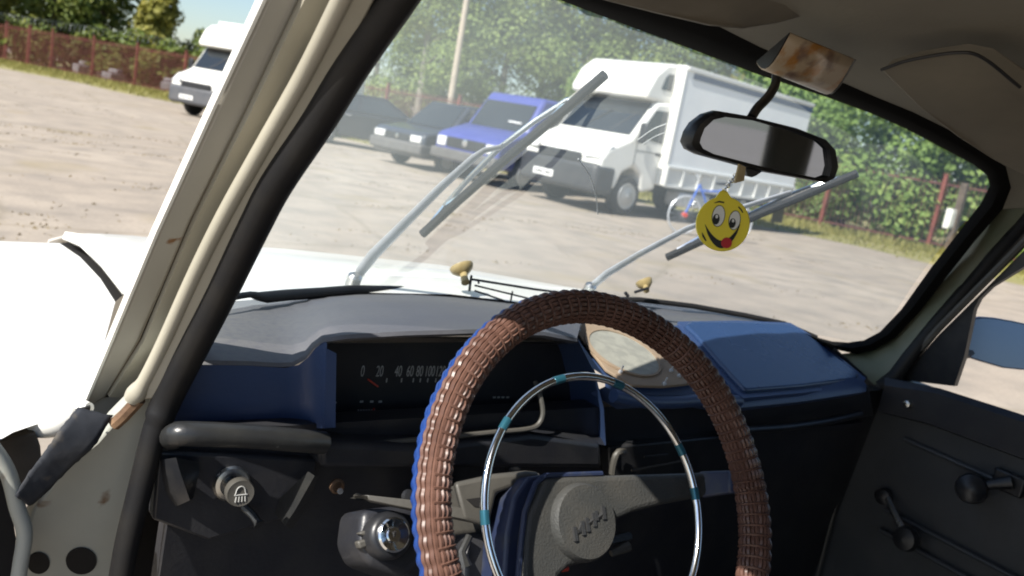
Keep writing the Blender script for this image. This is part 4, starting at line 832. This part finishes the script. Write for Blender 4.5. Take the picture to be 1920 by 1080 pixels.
part(MB().tube([wp2(880,1005,.12), wp2(866,1035,.12), wp2(872,1062,.12)], [.004,.004,.007], 8), 'column_lever', 'roll', col)
part(MB().tube(atv([(1130,1018,.70),(1180,1006,.70)], 'Y'), .006, 8), 'pedal_arm', 'roll'); part(MB().tube(atv([(1146,1038,.69),(1178,1024,.69)], 'Y'), [.004,.007], 8), 'pedal_tip', 'shroud')
part(MB().tube(atv([(1052,1068,.62),(1064,1066,.62)], 'Y'), .0028, 8), 'wire_clip', 'needle')
# ---- wipers outside the glass
def wiper(base, joint, arm_w, blade, yokes, bridge):
    wpr = part(MB().lathe([(.011,-.012),(.011,.006),(.006,.010)], hit(*base, .014), (0,-.4,.9), 16), 'wiper', 'chrome_dull')
    p = [hit(x, y, o) for x, y, o in joint]; n = scr_n(.5,.5); n = n if n.y > 0 else -n
    part(MB().tube(p, arm_w, 8, flat=.45, flatdir=n), 'wiper_arm', 'alu', wpr)
    b = [hit(x, y, .010) for x, y in blade]; part(MB().tube(b, .0066, 8), 'wiper_blade', 'rubber', wpr)
    part(MB().tube([q+n*.004 for q in b], .0034, 6), 'blade_spine', 'rubber', wpr)
    br = [hit(x, y, o) for x, y, o in bridge]; part(MB().tube(br, .0052, 8, flat=.6, flatdir=n), 'wiper_bridge', 'chrome', wpr)
    for yk in yokes: part(MB().tube([hit(x, y, o) for x, y, o in yk], .0034, 6), 'wiper_yoke', 'chrome', wpr)
    return wpr
wiper((664,524), [(666,522,.02),(700,478,.028),(760,418,.032),(830,348,.034),(888,296,.036),(908,282,.036),(938,276,.034)], [.0105,.012,.010,.0085,.0075,.006,.0055],
      [(792,439),(860,376),(960,288),(1060,205),(1134,140)], [[(800,428,.014),(834,386,.024),(866,366,.014)],[(1014,240,.013),(1066,188,.025),(1112,152,.014)]], [(834,386,.024),(880,334,.032),(938,276,.038),(1004,226,.034),(1066,186,.025)])
wiper((1106,540), [(1106,540,.02),(1140,512,.028),(1200,476,.032),(1290,428,.034),(1400,386,.036),(1484,360,.034)], [.0105,.011,.0095,.008,.0072,.006],
      [(1250,483),(1330,446),(1420,404),(1520,362),(1608,325)], [[(1270,468,.014),(1320,440,.024),(1360,428,.013)],[(1520,352,.014),(1560,338,.022),(1592,328,.014)]], [(1320,440,.024),(1400,404,.032),(1484,364,.036),(1530,346,.032),(1566,336,.022)])
# ---- passenger side: pillar, door, exterior mirror
tan_l = [(1567,664,.90),(1614,660,.875),(1661,632,.85),(1700,588,.82),(1747,530,.79),(1800,474,.755),(1860,405,.70),(1900,345,.66),(1960,280,.6)]
tan_r = [(1640,722,.82),(1667,707,.80),(1690,676,.79),(1740,612,.765),(1800,540,.735),(1850,482,.70),(1900,425,.665),(1950,365,.62),(2010,300,.56)]
a1 = atv(tan_l, 'Y'); a2 = atv(tan_r, 'Y'); am = [p.lerp(q, .5)+V(-.008,-.006,.004) for p, q in zip(a1, a2)]
rp = part(MB().loft([a1, am, a2]), 'passenger_pillar', 'greentan', angle=60)
s1_ = tan_r; s2_ = [(1664,730,.79),(1690,704,.78),(1716,670,.77),(1770,606,.745),(1830,540,.715),(1880,482,.68),(1930,430,.645),(1980,375,.6),(2040,310,.54)]
part(MB().tube([at(x, y, Y=v) for x, y, v in [((p[0]+q[0])/2, (p[1]+q[1])/2, (p[2]+q[2])/2) for p, q in zip(s1_, s2_)]], .013, 10), 'pillar_seal', 'rubber', rp)
door = part(MB().prism([V(.64,.90,.885), V(.64,-.35,.885), V(.66,-.35,.32), V(.66,.98,.32)], (.06,0,0)), 'passenger_door', 'doorcard', bevel=.006)
dd = lambda mb, n, m, **k: part(mb, n, m, door, **k)
dd(MB().loft([[V(.655,.82,.86),V(.655,.70,.882),V(.655,.5,.889),V(.655,-.35,.889)],[V(.63,.80,.885),V(.63,.70,.90),V(.63,.5,.907),V(.63,-.35,.907)],[V(.617,.79,.874),V(.617,.70,.892),V(.617,.5,.898),V(.617,-.35,.898)],[V(.618,.79,.825),V(.618,.70,.838),V(.618,.5,.842),V(.618,-.35,.842)],[V(.636,.79,.82),V(.636,.70,.832),V(.636,.5,.836),V(.636,-.35,.836)]]), 'door_top_rail', 'dashblack', angle=50)
for (z0, z1) in ((.79,.785),(.655,.60),(.615,.55)):
    dd(MB().tube([V(.638,.74,z0), V(.638,.3,z0-.01), V(.638,-.35,z1)], .0045, 8), 'door_crease', 'doorcard')
dd(MB().tube([at(1600,838,X=.632), at(1572,930,X=.634), at(1530,1090,X=.636)], .0032, 6), 'door_edge_strip', 'shroud')
dd(MB().lathe([(.006,0),(.006,.01),(.002,.012)], at(1705,757,X=.617), (-1,0,0), 12), 'lock_button', 'chrome_dull')
hk = at(1822,916,X=.60)
dd(MB().lathe([(.012,-.02),(.021,-.012),(.025,0),(.022,.012),(.012,.019),(.001,.021)], hk, (-1,-.3,.2), 24), 'pull_knob', 'black')
dd(MB().tube([hk, at(1862,908,X=.615), at(1898,904,X=.625)], [.006,.008,.011], 10), 'door_handle', 'black')
dd(MB().box(at(1892,905,X=.632), (.012,.05,.034)), 'handle_base', 'black', bevel=.004)
ck = at(1700,1010,X=.595)
dd(MB().tube(smooth_path([at(1664,934,X=.625), at(1680,968,X=.612), at(1696,998,X=.605)], 4), .0055, 8), 'crank_arm', 'chrome_dull')
dd(MB().lathe([(.010,-.018),(.018,-.012),(.022,0),(.019,.012),(.001,.017)], ck, (-1,0,.1), 20), 'window_crank_knob', 'black')
dd(MB().lathe([(.014,0),(.014,.012),(.004,.016)], at(1660,930,X=.635), (-1,0,0), 16), 'crank_pivot', 'black')
fr_ = atv([(1684,706,.66),(1700,684,.66),(1760,616,.655),(1830,545,.64),(1920,455,.62),(1990,390,.60)], 'X')
dd(MB().tube(fr_, .0065, 8), 'window_frame', 'shroud')
qw = atv([(1688,712,.665),(1760,628,.66),(1850,540,.645),(1920,470,.625),(1990,400,.605),(1990,440,.605),(1925,497,.625),(1858,538,.645),(1836,560,.65),(1826,580,.655),(1808,668,.66),(1789,724,.665)], 'X')
dd(MB().prism(qw, (.012,0,0)), 'quarter_panel', 'black')
# exterior mirror
mo = [(1824,597),(1840,595),(1866,597),(1900,603),(1950,614),(1990,632),(1994,668),(1960,690),(1920,693),(1881,689),(1836,676),(1812,668),(1810,655)]
mq = (at(1870,645,X=.80), V(-.56,-.82,.12).normalized()); A = [at(x, y, pl=mq) for x, y in mo]; cen = sum(A, V(0,0,0))/len(A); nn = mq[1]
em_ = part(MB().loft([[cen.lerp(p, .97)+nn*.001 for p in A], [p+nn*.003 for p in A], [cen.lerp(p, 1.03)-nn*.004 for p in A], [cen.lerp(p, .8)-nn*.04 for p in A]], True, True), 'side_mirror', 'navy')
part(MB().add([cen.lerp(p, .965)+nn*.0022 for p in A], [tuple(range(len(A)))]), 'mirror_glass', 'mirror_out', em_)
part(MB().tube([cen-nn*.03, V(.70, cen.y+.05, .93)], .009, 8), 'mirror_arm', 'black', em_)
# ---- rest of the cabin shell (behind the viewer, seen in the mirror)
part(MB().box((0,-.2,.33), (1.3,2.4,.04)), 'floor', 'dashblack')
part(MB().prism([V(-.6,1.0,.3), V(.66,1.0,.3), V(.66,1.0,.80), V(-.6,1.0,.80)], (0,.02,0)), 'bulkhead', 'hole')
part(MB().box((.645,-.4,1.08), (.05,.12,.5)), 'door_post', 'greentan', bevel=.01); part(MB().box((-.60,-.30,1.04), (.05,.16,.62)), 'door_post', 'greentan', bevel=.01)
part(MB().box((.64,-.85,.62), (.05,.9,.56)), 'rear_side_panel', 'doorcard'); part(MB().box((-.63,-.82,.62), (.05,1.0,.60)), 'rear_side_panel', 'doorcard')
part(MB().box((0,-1.3,.62), (1.3,.08,.6)), 'rear_panel', 'doorcard'); part(MB().box((.36,-1.25,1.1), (.14,.1,.45)), 'rear_post', 'liner', bevel=.03); part(MB().box((-.61,-1.2,1.1), (.14,.12,.45)), 'rear_post', 'liner', bevel=.03)
dst = part(MB().box((-.33,-.42,.84), (.5,.14,.68)), 'driver_seat', 'doorcard', bevel=.05, seg=3); part(MB().box((-.33,-.12,.48), (.5,.5,.16)), 'seat_cushion', 'doorcard', dst, bevel=.05, seg=3)
st = part(MB().box((.3,-.33,.78), (.5,.14,.56)), 'passenger_seat', 'doorcard', bevel=.05, seg=3); part(MB().box((.3,-.05,.48), (.5,.5,.16)), 'seat_cushion', 'doorcard', st, bevel=.05, seg=3)

# ------------------------------------------------------------------ things carried in the car
# pendant hanging from the mirror
pc = at(1355, 420, Y=.63); pn = (CAM-pc).normalized(); pn = (pn+V(.28,0,0)).normalized()
ppl = (pc, pn); pe2 = (UP-pn*UP.dot(pn)).normalized(); pe1 = pe2.cross(pn)
pend = tag(empty('face_pendant', pc), 'round yellow smiling face pendant hanging by a chain from the mirror', 'pendant')
pr = .0295
def pl_(x, y, h=0): return pe1*x*pr+pe2*y*pr+pn*h
disc = [pl_(math.sin(a), math.cos(a)*1.02) for a in [k*2*math.pi/64 for k in range(3, 62)]]
disc = [pl_(-.12,1.22), ] + [pl_(.0,1.26), pl_(.12,1.22)] + disc
disc = [pl_(.42,1.30)] + disc if False else disc
pb_ = MB().prism([p+pn*.0018 for p in disc], -pn*.0036).build('face_disc', M['yellow'], pend, bevel=.0008)
def pshape(pts, m, name, h, par=pb_): return MB().prism([pl_(x, y, .0019+h) for x, y in pts], pn*.0004).build(name, M[m], par, smooth=False)
def pell(cx, cy, a, b, ang=0, n=24): return [(cx+a*math.cos(k*2*math.pi/n)*math.cos(ang)-b*math.sin(k*2*math.pi/n)*math.sin(ang), cy+a*math.cos(k*2*math.pi/n)*math.sin(ang)+b*math.sin(k*2*math.pi/n)*math.cos(ang)) for k in range(n)]
for cx, cy, s in ((-.18,.30,1.0),(.42,.14,.9)):
    pshape(pell(cx, cy, .22*s+.025, .38*s+.025, -.12), 'pblack', 'eye_outline', 0); pshape(pell(cx, cy, .22*s, .38*s, -.12), 'pwhite', 'eye', .0004)
    pshape(pell(cx-.09*s, cy-.12*s, .13*s, .2*s, -.12), 'pblack', 'pupil', .0008); pshape(pell(cx-.07*s, cy-.02*s, .05*s, .07*s), 'pwhite', 'eye_glint', .0012)
pshape([(-.34,.80),(-.16,.86),(.02,.82),(.02,.77),(-.16,.80),(-.34,.77)], 'pblack', 'brow', 0); pshape([(.56,.66),(.66,.56),(.74,.42),(.70,.42),(.62,.54),(.54,.62)], 'pblack', 'brow', 0)
arc_t = [(-.66+1.28*k/12, -.02-.6*math.sin(math.pi*k/12)**.9) for k in range(13)]; arc_b = [(-.68+1.32*k/12, .0-.95*math.sin(math.pi*k/12)**.7*(1-.1*k/12)) for k in range(13)]
pshape(arc_t+arc_b[::-1], 'pblack', 'mouth', 0)
pshape(pell(.14,-.70,.2,.2), 'pred', 'tongue', .0006)
pshape([(-.78,-.30),(-.70,-.42),(-.60,-.62),(-.64,-.64),(-.76,-.46)], 'pblack', 'print_mark', 0)
ch = MB(); top_ = at(1384,322,Y=.60)-pc; bt_ = pl_(.0,1.2)
for k in range(8):
    p = bt_.lerp(top_, (k+.5)/8); d = (top_-bt_).normalized(); s_d = d.orthogonal().normalized(); s_d = s_d if k % 2 else d.cross(s_d); L2 = (top_-bt_).length/8*.62
    ch.tube([p+d*L2*math.cos(a*math.pi/5)+s_d*.0022*math.sin(a*math.pi/5) for a in range(10)], .0007, 5, closed=True)
ch.build('chain', M['chrome'], pend)
MB().prism([top_+v for v in (V(-.003,0,-.012), V(.010,0,-.008), V(.008,0,.006), V(-.003,0,.008))], (0,-.002,0)).build('tag', M['yellowed'], pend)
# wire holder with two suction cups pressed to the glass
q1 = hit(866,503,-.012); q2 = hit(1208,530,-.012)
hol = tag(empty('suction_holder', q1), 'wire holder with two yellowed suction cups stuck low on the windscreen', 'holder')
sn_ = scr_n(.4,.2); sn_ = sn_ if sn_.y < 0 else -sn_
def cup(c, r, stem):
    o = MB().lathe([(r,-.004),(r,-.001),(r*.9,.004),(r*.62,.009),(r*.36,.012),(r*.3,.014)], c-q1, (sn_+V(0,.1,-.15)), 28).build('suction_cup', M['yellowed'], hol, angle=60)
    e = stem-q1; MB().tube([c-q1+sn_*.006, (c-q1).lerp(e, .6), e], [r*.36, r*.3, r*.36], 12).build('cup_stem', M['yellowed'], o)
cup(q1, .0195, at(873,530,d=(q1-CAM).dot(fw)*.985)); cup(q2, .0155, at(1212,545,d=(q2-CAM).dot(fw)*.985))
def rod(pts, r=.0016): MB().tube([at(x, y, d=(q1.lerp(q2, (x-866)/342)-CAM).dot(fw)*.98)-q1 for x, y in pts], r, 6).build('wire', M['black'], hol)
rod([(884,516),(882,530),(880,546)], .0022); rod([(886,524),(900,526),(1000,542),(1075,552),(1130,556)], .0022); rod([(890,535),(960,552),(1000,562),(1060,572)]); rod([(890,545),(940,562),(968,574)]); rod([(961,546),(957,568)]); rod([(896,524),(898,532)]); rod([(1190,548),(1215,540)], .0026); rod([(1172,548),(1178,556)], .003)
